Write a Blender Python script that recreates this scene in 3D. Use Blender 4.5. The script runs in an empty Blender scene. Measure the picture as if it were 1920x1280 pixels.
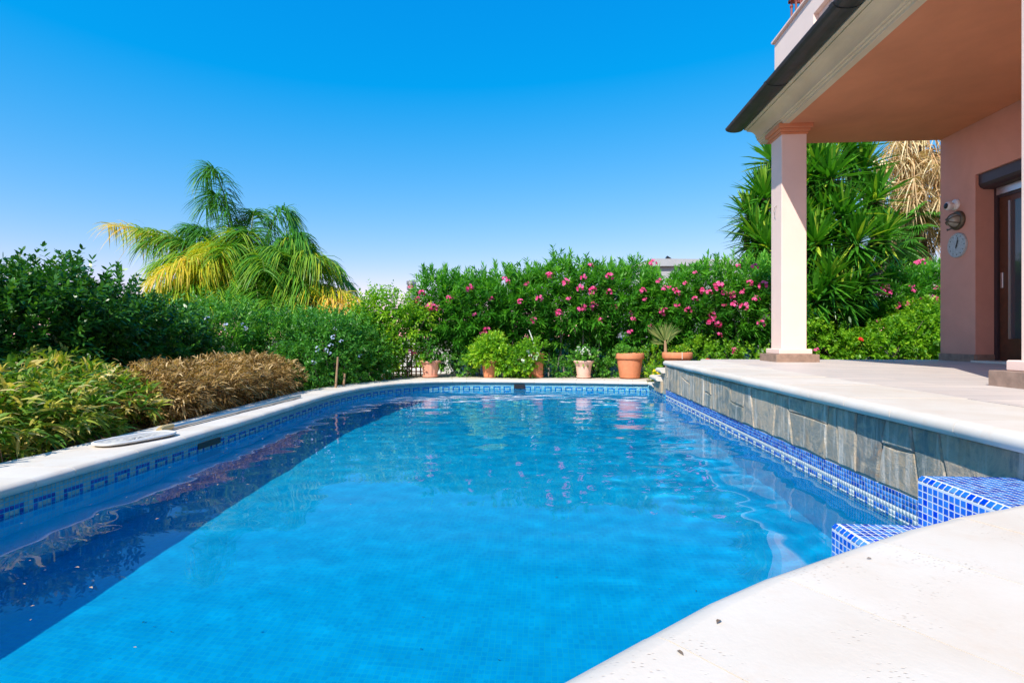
import bpy, math, random
import numpy as np
from mathutils import Vector, Matrix

R = math.radians
sc = bpy.context.scene
COL = sc.collection

# ------------------------------------------------------------------ camera, sky, sun, exposure
cam_data = bpy.data.cameras.new('camera')
cam = bpy.data.objects.new('camera', cam_data)
COL.objects.link(cam)
cam.location = (0, 0, 0.75)
cam.rotation_euler = (R(90), 0, math.atan(68 / 1000))
cam_data.sensor_width = 36
cam_data.lens = 18.75
cam_data.shift_y = -6 / 1920
cam_data.clip_start = 0.02
cam_data.clip_end = 3000
sc.camera = cam

SUN_DIR = Vector((-1.0, -1.86, 2.05)).normalized()          # towards the sun
SUN_EL = math.asin(SUN_DIR.z)
world = bpy.data.worlds.new('World')
sc.world = world
world.use_nodes = True
wn = world.node_tree
bg = wn.nodes['Background']
sky = wn.nodes.new('ShaderNodeTexSky')
sky.sky_type = 'NISHITA'
sky.sun_disc = False
sky.sun_elevation = SUN_EL
sky.sun_rotation = math.atan2(SUN_DIR.x, SUN_DIR.y)
sky.altitude = 300
sky.air_density = 1.0
sky.dust_density = 0.15
sky.ozone_density = 6.0
hs = wn.nodes.new('ShaderNodeHueSaturation')
hs.inputs['Saturation'].default_value = 1.2
wn.links.new(sky.outputs[0], hs.inputs['Color'])


def wmath(op, a, b):
    n = wn.nodes.new('ShaderNodeMath'); n.operation = op
    for sck, v in zip(n.inputs, (a, b)):
        if isinstance(v, (int, float)): sck.default_value = v
        else: wn.links.new(v, sck)
    return n.outputs[0]


# one overall colour grade for the whole sky (the photograph is strongly saturated)
SK = 0.232
spl = wn.nodes.new('ShaderNodeSeparateColor'); wn.links.new(hs.outputs[0], spl.inputs[0])
cmb = wn.nodes.new('ShaderNodeCombineColor')
wn.links.new(wmath('MULTIPLY', wmath('MAXIMUM', wmath('SUBTRACT', spl.outputs[0], 0.085 / SK), 0.004), 1.55), cmb.inputs[0])
wn.links.new(wmath('MULTIPLY', wmath('POWER', wmath('MULTIPLY', spl.outputs[1], SK), 0.675), 0.765 / SK), cmb.inputs[1])
wn.links.new(wmath('MULTIPLY', wmath('POWER', wmath('MULTIPLY', spl.outputs[2], SK), 0.30), 0.93 / SK), cmb.inputs[2])
wn.links.new(cmb.outputs[0], bg.inputs[0])
bg.inputs[1].default_value = 0.15

sun_data = bpy.data.lights.new('sun', 'SUN')
sun_data.energy = 3.7
sun_data.angle = R(0.5)
sun_data.color = (1.0, 0.94, 0.85)
sun_data.cycles.is_caustics_light = True
sun = bpy.data.objects.new('sun', sun_data)
COL.objects.link(sun)
sun.rotation_euler = SUN_DIR.to_track_quat('Z', 'Y').to_euler()

sc.view_settings.view_transform = 'Standard'
sc.view_settings.look = 'None'
sc.view_settings.exposure = 0.68
sc.view_settings.gamma = 1
sc.view_settings.use_curve_mapping = False
sc.cycles.max_bounces = 10
sc.cycles.transparent_max_bounces = 8
sc.cycles.caustics_reflective = False
sc.cycles.caustics_refractive = True
sc.cycles.blur_glossy = 0.5
sc.cycles.sample_clamp_indirect = 6

WATER = 0.0
COPE = 0.14
TERR = 0.473

# ------------------------------------------------------------------ helpers
rng = np.random.default_rng(11)
rnd = random.Random(5)


def tag(o, label=None, cat=None, group=None, kind=None):
    if label: o['label'] = label
    if cat: o['category'] = cat
    if group: o['group'] = group
    if kind: o['kind'] = kind
    return o


def thing(name, label, cat, loc=(0, 0, 0), group=None):
    o = bpy.data.objects.new(name, None)
    COL.objects.link(o)
    o.location = loc
    o.empty_display_size = 0.1
    return tag(o, label, cat, group)


def link(name, me, mats=None, parent=None):
    o = bpy.data.objects.new(name, me)
    COL.objects.link(o)
    if mats is not None:
        for m in (mats if isinstance(mats, (list, tuple)) else [mats]):
            me.materials.append(m)
    if parent is not None:
        o.parent = parent
        if parent.parent is None:
            o.matrix_parent_inverse = Matrix.Translation(-Vector(parent.location))
    return o


class MB:
    """collects faces in world coordinates, builds one mesh object"""
    def __init__(s):
        s.v, s.f, s.mi, s.uv = [], [], [], {}
        s.m = 0
        s.smooth = []
        s.sm = False

    def face(s, ids):
        s.f.append(tuple(ids)); s.mi.append(s.m); s.smooth.append(s.sm)

    def add(s, vs, fs):
        b = len(s.v)
        s.v += [tuple(p) for p in vs]
        for f in fs: s.face([b + i for i in f])
        return b

    def box(s, x0, x1, y0, y1, z0, z1):
        s.add([(x0, y0, z0), (x1, y0, z0), (x1, y1, z0), (x0, y1, z0), (x0, y0, z1), (x1, y0, z1), (x1, y1, z1), (x0, y1, z1)],
              [(0, 3, 2, 1), (4, 5, 6, 7), (0, 1, 5, 4), (1, 2, 6, 5), (2, 3, 7, 6), (3, 0, 4, 7)])

    def bbox(s, x0, x1, y0, y1, z0, z1, b=0.01):
        """box with chamfered edges along all sides (bevel)"""
        pts = []
        for zi, (z, ins) in enumerate(((z0, b), (z0 + b, 0), (z1 - b, 0), (z1, b))):
            xa, xb, ya, yb = x0 + ins, x1 - ins, y0 + ins, y1 - ins
            c = b if ins == 0 else b * 0.6
            pts.append([(xa + c, ya, z), (xb - c, ya, z), (xb, ya + c, z), (xb, yb - c, z), (xb - c, yb, z), (xa + c, yb, z), (xa, yb - c, z), (xa, ya + c, z)])
        base = len(s.v)
        for r in pts: s.v += r
        for k in range(3):
            for i in range(8):
                j = (i + 1) % 8
                s.face((base + k * 8 + i, base + k * 8 + j, base + k * 8 + 8 + j, base + k * 8 + 8 + i))
        s.face([base + i for i in reversed(range(8))])
        s.face([base + 24 + i for i in range(8)])

    def tube(s, path, rad, n=7, cap=True):
        path = [Vector(p) for p in path]
        if not isinstance(rad, (list, tuple)): rad = [rad] * len(path)
        base = len(s.v)
        t0 = None
        ref = Vector((0.31, 0.77, 0.2)).normalized()
        for i, p in enumerate(path):
            a = path[max(i - 1, 0)]; b = path[min(i + 1, len(path) - 1)]
            t = (b - a).normalized()
            u = t.cross(ref)
            if u.length < 0.05: u = t.cross(Vector((1, 0, 0)))
            u.normalize(); w = t.cross(u)
            for k in range(n):
                an = 2 * math.pi * k / n
                s.v.append(tuple(p + (u * math.cos(an) + w * math.sin(an)) * rad[i]))
        for i in range(len(path) - 1):
            for k in range(n):
                j = (k + 1) % n
                s.face((base + i * n + k, base + i * n + j, base + (i + 1) * n + j, base + (i + 1) * n + k))
        if cap:
            s.face([base + k for k in reversed(range(n))])
            s.face([base + (len(path) - 1) * n + k for k in range(n)])

    def lathe(s, prof, c, n=28, axis='Z', fl=None):
        base = len(s.v)
        for (r, z) in prof:
            for k in range(n):
                an = 2 * math.pi * k / n
                rr = r * (1 + (fl if (fl and k % 2) else 0))
                if axis == 'Z': s.v.append((c[0] + rr * math.cos(an), c[1] + rr * math.sin(an), c[2] + z))
                else: s.v.append((c[0] - z, c[1] + rr * math.cos(an), c[2] + rr * math.sin(an)))
        m = len(prof)
        for i in range(m - 1):
            for k in range(n):
                j = (k + 1) % n
                q = (base + i * n + k, base + i * n + j, base + (i + 1) * n + j, base + (i + 1) * n + k)
                s.face(q if axis == 'Z' else q[::-1])

    def prism(s, poly, axis, a, b):
        """poly: list of 2D points extruded along axis ('Y': poly is (x,z))"""
        n = len(poly)
        def P(p, t):
            return {'Y': (p[0], t, p[1]), 'X': (t, p[0], p[1]), 'Z': (p[0], p[1], t)}[axis]
        base = len(s.v)
        s.v += [P(p, a) for p in poly] + [P(p, b) for p in poly]
        for i in range(n):
            j = (i + 1) % n
            s.face((base + i, base + j, base + n + j, base + n + i))
        s.face([base + i for i in reversed(range(n))])
        s.face([base + n + i for i in range(n)])

    def build(s, name, mats, parent=None, recalc=True):
        me = bpy.data.meshes.new(name)
        me.from_pydata(s.v, [], s.f)
        me.polygons.foreach_set('material_index', s.mi)
        me.polygons.foreach_set('use_smooth', s.smooth)
        if recalc:
            import bmesh
            bm = bmesh.new(); bm.from_mesh(me)
            bmesh.ops.recalc_face_normals(bm, faces=bm.faces)
            bm.to_mesh(me); bm.free()
        me.update()
        return link(name, me, mats, parent)


def np_mesh(name, parts, mats, parent=None):
    """parts: list of (verts Nx3, quads Mx4 or None, tris Kx3 or None, tint per vertex, material index)"""
    V, Q, T, C, QM, TM = [], [], [], [], [], []
    off = 0
    for v, q, t, c, mi in parts:
        V.append(v); C.append(c)
        if q is not None and len(q): Q.append(q + off); QM.append(np.full(len(q), mi))
        if t is not None and len(t): T.append(t + off); TM.append(np.full(len(t), mi))
        off += len(v)
    V = np.concatenate(V).astype(np.float32); C = np.concatenate(C).astype(np.float32)
    Q = np.concatenate(Q) if Q else np.zeros((0, 4), int)
    T = np.concatenate(T) if T else np.zeros((0, 3), int)
    me = bpy.data.meshes.new(name)
    me.vertices.add(len(V)); me.vertices.foreach_set('co', V.ravel())
    loops = np.concatenate([Q.ravel(), T.ravel()]).astype(np.int32)
    me.loops.add(len(loops)); me.loops.foreach_set('vertex_index', loops)
    nq, ntr = len(Q), len(T)
    me.polygons.add(nq + ntr)
    starts = np.concatenate([np.arange(nq) * 4, nq * 4 + np.arange(ntr) * 3]).astype(np.int32)
    me.polygons.foreach_set('loop_start', starts)
    mi = np.concatenate((QM if QM else [np.zeros(0)]) + (TM if TM else [np.zeros(0)])).astype(np.int32)
    me.polygons.foreach_set('material_index', mi)
    at = me.attributes.new('tint', 'FLOAT', 'POINT')
    at.data.foreach_set('value', C)
    me.update(calc_edges=True)
    return link(name, me, mats, parent)


def nrm(a):
    return a / np.maximum(np.linalg.norm(a, axis=-1, keepdims=True), 1e-9)


def strips(B, D, L, W, droop, tint, prof, U=None, mi=0, curl=None):
    """leaf blades: stations prof = [(t, w)...], last one a point"""
    N = len(B)
    D = nrm(D)
    if U is None:
        U = np.tile(np.array([0, 0, 1.0]), (N, 1)) + rng.normal(0, 0.45, (N, 3))
    S = np.cross(D, U); S = nrm(S)
    L = np.broadcast_to(np.asarray(L, float), (N,)); W = np.broadcast_to(np.asarray(W, float), (N,)); droop = np.broadcast_to(np.asarray(droop, float), (N,))
    k = len(prof)
    nv = 2 * (k - 1) + 1
    V = np.zeros((N, nv, 3))
    for i, (t, w) in enumerate(prof):
        c = B + D * (L * t)[:, None]
        c[:, 2] -= droop * L * t * t
        if i < k - 1:
            V[:, 2 * i] = c - S * (W * w * 0.5)[:, None]
            V[:, 2 * i + 1] = c + S * (W * w * 0.5)[:, None]
        else:
            V[:, 2 * i] = c
    o = (np.arange(N) * nv)[:, None]
    q = [o + np.array([[2 * i, 2 * i + 1, 2 * i + 3, 2 * i + 2]]) for i in range(k - 2)]
    Q = np.concatenate(q) if q else None
    T = o + np.array([[2 * (k - 2), 2 * (k - 2) + 1, 2 * (k - 1)]])
    return V.reshape(-1, 3), Q, T, np.repeat(np.broadcast_to(np.asarray(tint, float), (N,)), nv), mi


LANCE = [(0, .25), (.4, 1), (1, 0)]
OVAL = [(0, .2), (.3, .95), (.65, .85), (1, 0)]
BLADE = [(0, .45), (.25, 1), (.65, .75), (1, 0)]
SWORD = [(0, .8), (.3, 1), (.7, .7), (1, 0)]


def sphere_dirs(n):
    d = rng.normal(size=(n, 3))
    return nrm(d)


def blob_points(blobs, n, shell=0.3, zmin=0.1, keep=None):
    """points in the outer shell of a union of ellipsoids; returns points, outward directions"""
    bl = np.array(blobs, float)            # cx cy cz rx ry rz
    area = (bl[:, 3] * bl[:, 4] + bl[:, 4] * bl[:, 5] + bl[:, 3] * bl[:, 5])
    P, D = [], []
    tot = 0
    while tot < n:
        m = n * 2
        i = rng.choice(len(bl), m, p=area / area.sum())
        d = sphere_dirs(m)
        r = 1 - shell * rng.random(m) ** 1.6 + rng.normal(0, 0.03, m)
        p = bl[i, :3] + d * bl[i, 3:] * r[:, None]
        nd = nrm(d / bl[i, 3:])
        ok = p[:, 2] > zmin
        for b in bl:
            q = np.linalg.norm((p - b[:3]) / b[3:], axis=1)
            ok &= ~(q < 1 - shell * 1.15)
        if keep is not None: ok &= keep(p)
        P.append(p[ok]); D.append(nd[ok]); tot += ok.sum()
    return np.concatenate(P)[:n], np.concatenate(D)[:n]


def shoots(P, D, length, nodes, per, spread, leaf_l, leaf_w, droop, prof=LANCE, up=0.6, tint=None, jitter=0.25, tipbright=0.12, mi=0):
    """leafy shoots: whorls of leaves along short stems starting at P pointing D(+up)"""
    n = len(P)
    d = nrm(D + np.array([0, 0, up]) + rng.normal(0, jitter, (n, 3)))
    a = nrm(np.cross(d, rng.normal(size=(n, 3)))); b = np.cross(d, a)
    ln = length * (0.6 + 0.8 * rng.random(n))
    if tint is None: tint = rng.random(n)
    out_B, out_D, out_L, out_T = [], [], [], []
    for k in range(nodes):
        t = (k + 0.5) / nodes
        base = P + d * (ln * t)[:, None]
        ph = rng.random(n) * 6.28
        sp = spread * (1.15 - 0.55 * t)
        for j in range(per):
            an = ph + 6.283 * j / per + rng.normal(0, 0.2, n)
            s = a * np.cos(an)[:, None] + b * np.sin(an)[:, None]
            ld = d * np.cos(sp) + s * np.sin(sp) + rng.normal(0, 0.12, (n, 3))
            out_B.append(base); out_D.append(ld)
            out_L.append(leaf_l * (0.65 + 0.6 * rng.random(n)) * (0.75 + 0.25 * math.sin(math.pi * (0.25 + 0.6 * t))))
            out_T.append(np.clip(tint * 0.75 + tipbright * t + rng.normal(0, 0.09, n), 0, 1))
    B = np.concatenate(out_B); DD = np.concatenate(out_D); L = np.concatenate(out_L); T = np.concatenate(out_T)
    return strips(B, DD, L, L * leaf_w / leaf_l, droop, T, prof, mi=mi)


# ------------------------------------------------------------------ materials
def new_mat(name):
    m = bpy.data.materials.new(name)
    m.use_nodes = True
    nt = m.node_tree
    return m, nt, nt.nodes['Principled BSDF']


def N(nt, typ, **kw):
    n = nt.nodes.new(typ)
    for k, v in kw.items(): setattr(n, k, v)
    return n


def ramp(nt, stops, interp='LINEAR'):
    r = nt.nodes.new('ShaderNodeValToRGB')
    r.color_ramp.interpolation = interp
    els = r.color_ramp.elements
    while len(els) < len(stops): els.new(0.5)
    for e, (p, c) in zip(els, stops):
        e.position = p; e.color = (*c, 1) if len(c) == 3 else c
    return r


def noise(nt, scale, detail=4, rough=0.55, vec=None, dist=0.0):
    n = nt.nodes.new('ShaderNodeTexNoise')
    n.inputs['Scale'].default_value = scale; n.inputs['Detail'].default_value = detail
    n.inputs['Roughness'].default_value = rough; n.inputs['Distortion'].default_value = dist
    if vec is not None: nt.links.new(vec, n.inputs['Vector'])
    return n


def geo_pos(nt, scale=(1, 1, 1)):
    g = nt.nodes.new('ShaderNodeNewGeometry')
    mp = nt.nodes.new('ShaderNodeMapping')
    mp.inputs['Scale'].default_value = scale
    nt.links.new(g.outputs['Position'], mp.inputs['Vector'])
    return mp.outputs[0]


def bump(nt, b, height, strength=0.3, dist=0.01):
    n = nt.nodes.new('ShaderNodeBump')
    n.inputs['Strength'].default_value = strength; n.inputs['Distance'].default_value = dist
    nt.links.new(height, n.inputs['Height'])
    nt.links.new(n.outputs[0], b.inputs['Normal'])


def mix(nt, a, b, fac, typ='MIX'):
    n = nt.nodes.new('ShaderNodeMix'); n.data_type = 'RGBA'; n.blend_type = typ
    for s, v in ((n.inputs[0], fac), (n.inputs[6], a), (n.inputs[7], b)):
        if hasattr(v, 'is_output'): nt.links.new(v, s)
        elif isinstance(v, (int, float)): s.default_value = v
        else: s.default_value = (*v, 1)
    return n.outputs[2]


def mth(nt, op, a, b=None):
    n = nt.nodes.new('ShaderNodeMath'); n.operation = op
    for s, v in zip(n.inputs, (a, b)):
        if v is None: continue
        if hasattr(v, 'is_output'): nt.links.new(v, s)
        else: s.default_value = v
    return n.outputs[0]


def plain(name, col, rough=0.6, metal=0.0, var=0.12, scale=6, spec=0.5, bmp=0.0, bscale=60):
    m, nt, b = new_mat(name)
    p = geo_pos(nt)
    n = noise(nt, scale, 5, 0.6, p)
    r = ramp(nt, [(0.25, tuple(c * (1 - var) for c in col)), (0.75, tuple(min(1, c * (1 + var)) for c in col))])
    nt.links.new(n.outputs[0], r.inputs[0]); nt.links.new(r.outputs[0], b.inputs['Base Color'])
    b.inputs['Roughness'].default_value = rough; b.inputs['Metallic'].default_value = metal
    b.inputs['Specular IOR Level'].default_value = spec
    if bmp:
        n2 = noise(nt, bscale, 4, 0.6, p); bump(nt, b, n2.outputs[0], bmp, 0.004)
    return m


def leaf_mat(name, stops, rough=0.42, trans=0.3, spec=0.45):
    m, nt, b = new_mat(name)
    at = N(nt, 'ShaderNodeAttribute', attribute_name='tint')
    r = ramp(nt, [(p, tuple(min(0.85, v * 1.32) for v in c)) for p, c in stops])
    nt.links.new(at.outputs['Fac'], r.inputs[0])
    nt.links.new(r.outputs[0], b.inputs['Base Color'])
    b.inputs['Roughness'].default_value = rough
    b.inputs['Specular IOR Level'].default_value = spec
    tr = N(nt, 'ShaderNodeBsdfTranslucent')
    tc = mix(nt, r.outputs[0], (1.0, 1.0, 0.35), 1.0, 'MULTIPLY')
    nt.links.new(mix(nt, tc, tc, 0.5, 'ADD'), tr.inputs[0])
    ms = N(nt, 'ShaderNodeMixShader'); ms.inputs[0].default_value = trans
    nt.links.new(b.outputs[0], ms.inputs[1]); nt.links.new(tr.outputs[0], ms.inputs[2])
    nt.links.new(ms.outputs[0], nt.nodes['Material Output'].inputs[0])
    return m


def travertine():
    m, nt, b = new_mat('travertine')
    p = geo_pos(nt)
    n1 = noise(nt, 3.5, 5, 0.6, p, 0.4)
    r1 = ramp(nt, [(0.3, (0.70, 0.605, 0.50)), (0.55, (0.75, 0.68, 0.59)), (0.8, (0.79, 0.735, 0.665))])
    nt.links.new(n1.outputs[0], r1.inputs[0])
    oi = N(nt, 'ShaderNodeObjectInfo')
    rv = ramp(nt, [(0, (0.93, 0.92, 0.90)), (1, (1, 1, 1))]); nt.links.new(oi.outputs['Random'], rv.inputs[0])
    c = mix(nt, r1.outputs[0], rv.outputs[0], 1.0, 'MULTIPLY')
    # ochre stains
    n3 = noise(nt, 9, 5, 0.7, p); r3 = ramp(nt, [(0.56, (0, 0, 0)), (0.8, (0.42, 0.42, 0.42))]); nt.links.new(n3.outputs[0], r3.inputs[0])
    c = mix(nt, c, (0.66, 0.46, 0.30), r3.outputs[0])
    # pits: stretched small cells inside pitted patches
    ps = geo_pos(nt, (120, 300, 200))
    vor = N(nt, 'ShaderNodeTexVoronoi'); vor.inputs['Scale'].default_value = 1.0; nt.links.new(ps, vor.inputs['Vector'])
    wn_ = N(nt, 'ShaderNodeTexNoise'); wn_.inputs['Scale'].default_value = 14; wn_.inputs['Detail'].default_value = 3; nt.links.new(p, wn_.inputs['Vector'])
    pit = ramp(nt, [(0.08, (1, 1, 1)), (0.24, (0, 0, 0))]); nt.links.new(vor.outputs['Distance'], pit.inputs[0])
    patch = ramp(nt, [(0.53, (0, 0, 0)), (0.64, (1, 1, 1))]); nt.links.new(wn_.outputs[0], patch.inputs[0])
    pm = mth(nt, 'MULTIPLY', pit.outputs[0], patch.outputs[0])
    c = mix(nt, c, (0.42, 0.29, 0.18), mth(nt, 'MULTIPLY', pm, 0.7))
    nt.links.new(c, b.inputs['Base Color'])
    b.inputs['Roughness'].default_value = 0.62
    h = mth(nt, 'SUBTRACT', mth(nt, 'MULTIPLY', noise(nt, 120, 4, 0.6, p).outputs[0], 0.25), pm)
    bump(nt, b, h, 0.5, 0.0025)
    return m


def slate():
    m, nt, b = new_mat('slate_cladding')
    oi = N(nt, 'ShaderNodeObjectInfo')
    g = N(nt, 'ShaderNodeNewGeometry')
    off = N(nt, 'ShaderNodeVectorMath', operation='SCALE'); nt.links.new(oi.outputs['Random'], off.inputs[3]); off.inputs[0].default_value = (7, 13, 5)
    ad = N(nt, 'ShaderNodeVectorMath', operation='ADD'); nt.links.new(g.outputs['Position'], ad.inputs[0]); nt.links.new(off.outputs[0], ad.inputs[1])
    base = ramp(nt, [(0.0, (0.10, 0.15, 0.145)), (0.2, (0.25, 0.26, 0.225)), (0.34, (0.52, 0.39, 0.25)), (0.48, (0.29, 0.285, 0.24)), (0.64, (0.58, 0.45, 0.31)), (0.8, (0.22, 0.235, 0.215)), (1.0, (0.38, 0.21, 0.10))])
    n1 = noise(nt, 9, 7, 0.7, ad.outputs[0], 0.9)
    fac = mth(nt, 'ADD', mth(nt, 'MULTIPLY', oi.outputs['Random'], 0.6), mth(nt, 'MULTIPLY', mth(nt, 'SUBTRACT', n1.outputs[0], 0.3), 0.9))
    nt.links.new(fac, base.inputs[0])
    # rusty patches, white vertical lime runs
    mp = N(nt, 'ShaderNodeMapping'); mp.inputs['Scale'].default_value = (20, 20, 2.2); nt.links.new(g.outputs['Position'], mp.inputs['Vector'])
    run = noise(nt, 1.0, 4, 0.6, mp.outputs[0], 0.3)
    rr = ramp(nt, [(0.52, (0, 0, 0)), (0.68, (0.75, 0.75, 0.75))]); nt.links.new(run.outputs[0], rr.inputs[0])
    c = mix(nt, base.outputs[0], (0.80, 0.72, 0.61), rr.outputs[0])
    mp2 = N(nt, 'ShaderNodeMapping'); mp2.inputs['Scale'].default_value = (9, 9, 2.0); mp2.inputs['Location'].default_value = (3, 8, 1); nt.links.new(g.outputs['Position'], mp2.inputs['Vector'])
    ru = noise(nt, 1.3, 4, 0.6, mp2.outputs[0])
    r2 = ramp(nt, [(0.60, (0, 0, 0)), (0.72, (0.7, 0.7, 0.7))]); nt.links.new(ru.outputs[0], r2.inputs[0])
    c = mix(nt, c, (0.40, 0.26, 0.15), r2.outputs[0])
    nt.links.new(c, b.inputs['Base Color'])
    b.inputs['Roughness'].default_value = 0.6
    bump(nt, b, noise(nt, 26, 9, 0.74, ad.outputs[0], 0.3).outputs[0], 0.85, 0.016)
    return m


TILE = 0.0215


def mosaic(name='pool_mosaic', grout=(0.01, 0.49, 0.74)):
    """square glass mosaic in UV metres"""
    m, nt, b = new_mat(name)
    uv = N(nt, 'ShaderNodeUVMap')
    sc_ = N(nt, 'ShaderNodeVectorMath', operation='SCALE'); sc_.inputs[3].default_value = 1 / TILE; nt.links.new(uv.outputs[0], sc_.inputs[0])
    fl = N(nt, 'ShaderNodeVectorMath', operation='FLOOR'); nt.links.new(sc_.outputs[0], fl.inputs[0])
    fr = N(nt, 'ShaderNodeVectorMath', operation='FRACTION'); nt.links.new(sc_.outputs[0], fr.inputs[0])
    wn_ = N(nt, 'ShaderNodeTexWhiteNoise', noise_dimensions='2D'); nt.links.new(fl.outputs[0], wn_.inputs['Vector'])
    col = ramp(nt, [(0.0, (0.0, 0.40, 0.74)), (0.35, (0.0, 0.43, 0.77)), (0.7, (0.0, 0.45, 0.79)), (1.0, (0.003, 0.49, 0.83))])
    nt.links.new(wn_.outputs[0], col.inputs[0])
    sep = N(nt, 'ShaderNodeSeparateXYZ'); nt.links.new(fr.outputs[0], sep.inputs[0])
    def edge(o):
        return mth(nt, 'MINIMUM', o, mth(nt, 'SUBTRACT', 1.0, o))
    e = mth(nt, 'MINIMUM', edge(sep.outputs[0]), edge(sep.outputs[1]))
    gm = ramp(nt, [(0.05, (1, 1, 1)), (0.10, (0, 0, 0))]); nt.links.new(e, gm.inputs[0])
    c = mix(nt, col.outputs[0], grout, gm.outputs[0])
    nt.links.new(c, b.inputs['Base Color'])
    b.inputs['Roughness'].default_value = 0.25
    return m


def tinted(name, stops, rough=0.15, bmp=False):
    m, nt, b = new_mat(name)
    at = N(nt, 'ShaderNodeAttribute', attribute_name='tint')
    r = ramp(nt, stops, 'LINEAR')
    nt.links.new(at.outputs['Fac'], r.inputs[0]); nt.links.new(r.outputs[0], b.inputs['Base Color'])
    b.inputs['Roughness'].default_value = rough
    return m


def objrand(name, stops, rough=0.15):
    m, nt, b = new_mat(name)
    at = N(nt, 'ShaderNodeObjectInfo')
    r = ramp(nt, stops, 'CONSTANT')
    nt.links.new(at.outputs['Random'], r.inputs[0])
    n = noise(nt, 80, 3, 0.6, geo_pos(nt))
    nt.links.new(mix(nt, r.outputs[0], mix(nt, r.outputs[0], (0.75, 0.82, 0.95), 1.0, 'MULTIPLY'), n.outputs[0]), b.inputs['Base Color'])
    b.inputs['Roughness'].default_value = rough
    return m


def render_wall(name, col, dirt=0.12):
    """painted render with faint trowel marks and patchiness"""
    m, nt, b = new_mat(name)
    p = geo_pos(nt)
    n1 = noise(nt, 1.7, 6, 0.6, p, 0.3)
    r1 = ramp(nt, [(0.3, tuple(c * (1 - dirt) for c in col)), (0.7, tuple(min(1, c * (1 + dirt * 0.6)) for c in col))])
    nt.links.new(n1.outputs[0], r1.inputs[0])
    # a few pale scuffs
    ps = geo_pos(nt, (1.2, 6, 6)); n2 = noise(nt, 2.2, 6, 0.7, ps, 1.2)
    r2 = ramp(nt, [(0.68, (0, 0, 0)), (0.76, (0.30, 0.30, 0.30))]); nt.links.new(n2.outputs[0], r2.inputs[0])
    c = mix(nt, r1.outputs[0], tuple(min(1, c * 1.25 + 0.06) for c in col), r2.outputs[0])
    nt.links.new(c, b.inputs['Base Color'])
    b.inputs['Roughness'].default_value = 0.85; b.inputs['Specular IOR Level'].default_value = 0.25
    h = mth(nt, 'ADD', noise(nt, 55, 5, 0.65, p).outputs[0], mth(nt, 'MULTIPLY', noise(nt, 6, 3, 0.5, p).outputs[0], 1.5))
    bump(nt, b, h, 0.22, 0.006)
    return m


def plank_floor():
    m, nt, b = new_mat('terrace_tile')
    p = geo_pos(nt, (0.7, 9, 1))
    n1 = noise(nt, 3, 6, 0.65, p, 0.5)
    r1 = ramp(nt, [(0.25, (0.56, 0.475, 0.415)), (0.55, (0.68, 0.60, 0.54)), (0.8, (0.76, 0.69, 0.63))])
    nt.links.new(n1.outputs[0], r1.inputs[0])
    g = geo_pos(nt, (1, 1, 1))
    br = N(nt, 'ShaderNodeTexBrick'); nt.links.new(g, br.inputs['Vector'])
    br.inputs['Scale'].default_value = 1.0; br.inputs['Brick Width'].default_value = 0.8; br.inputs['Row Height'].default_value = 0.2
    br.inputs['Mortar Size'].default_value = 0.003
    br.inputs['Color1'].default_value = (0.93, 0.93, 0.93, 1); br.inputs['Color2'].default_value = (1.05, 1.03, 1.0, 1); br.inputs['Mortar'].default_value = (0.6, 0.58, 0.55, 1)
    nt.links.new(mix(nt, r1.outputs[0], br.outputs[0], 1.0, 'MULTIPLY'), b.inputs['Base Color'])
    b.inputs['Roughness'].default_value = 0.55
    return m


def water_mat():
    m, nt, b = new_mat('pool_water')
    b.inputs['Base Color'].default_value = (0.35, 0.93, 1.0, 1)
    b.inputs['Roughness'].default_value = 0.0
    b.inputs['IOR'].default_value = 1.333
    b.inputs['Transmission Weight'].default_value = 1.0
    return m


M = {}
M['trav'] = travertine()
M['slate'] = slate()
M['mortar'] = plain('wall_mortar', (0.42, 0.40, 0.36), 0.9)
M['mosaic'] = mosaic()
M['water'] = water_mat()
M['salmon'] = render_wall('salmon_render', (0.68, 0.265, 0.13))
M['house_wall'] = render_wall('house_wall_render', (0.68, 0.34, 0.255))  # same salmon paint turned pinker, sky light on the wall put into the colour
M['pale_salmon'] = render_wall('pale_salmon_render', (0.88, 0.66, 0.57), 0.06)
M['parapet'] = render_wall('parapet_render', (0.84, 0.70, 0.63), 0.05)
M['cream'] = render_wall('cream_cornice', (0.70, 0.57, 0.38), 0.15)
M['gutter'] = plain('dark_gutter', (0.022, 0.024, 0.026), 0.45, 0.0, 0.5, 9)
M['plinth'] = plain('plinth_stone', (0.30, 0.20, 0.15), 0.6, 0, 0.35, 14)
M['terrace'] = plank_floor()
M['soil'] = plain('garden_soil', (0.16, 0.13, 0.09), 0.95, 0, 0.3, 8, 0.2)
M['path'] = plain('garden_path', (0.50, 0.42, 0.33), 0.8, 0, 0.2, 10)
M['terracotta'] = plain('terracotta', (0.66, 0.24, 0.115), 0.7, 0, 0.14, 18, 0.3, 0.2)
M['pink_clay'] = plain('pink_plastic_clay', (0.74, 0.35, 0.24), 0.55, 0, 0.08, 12, 0.4)
M['pale_clay'] = plain('pale_plastic_clay', (0.82, 0.50, 0.39), 0.5, 0, 0.06, 12, 0.4)
M['bark'] = plain('bark', (0.17, 0.13, 0.10), 0.9, 0, 0.35, 30, 0.2, 0.5)
M['grey_stem'] = plain('grey_stem', (0.27, 0.24, 0.20), 0.9, 0, 0.3, 30, 0.2)
M['wood_dark'] = plain('dark_wood', (0.10, 0.035, 0.018), 0.4, 0, 0.3, 12)
M['wood_stake'] = plain('stake_wood', (0.36, 0.22, 0.12), 0.85, 0, 0.25, 20)
M['shutter'] = plain('shutter_box', (0.045, 0.03, 0.035), 0.45, 0, 0.1, 6)
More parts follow.
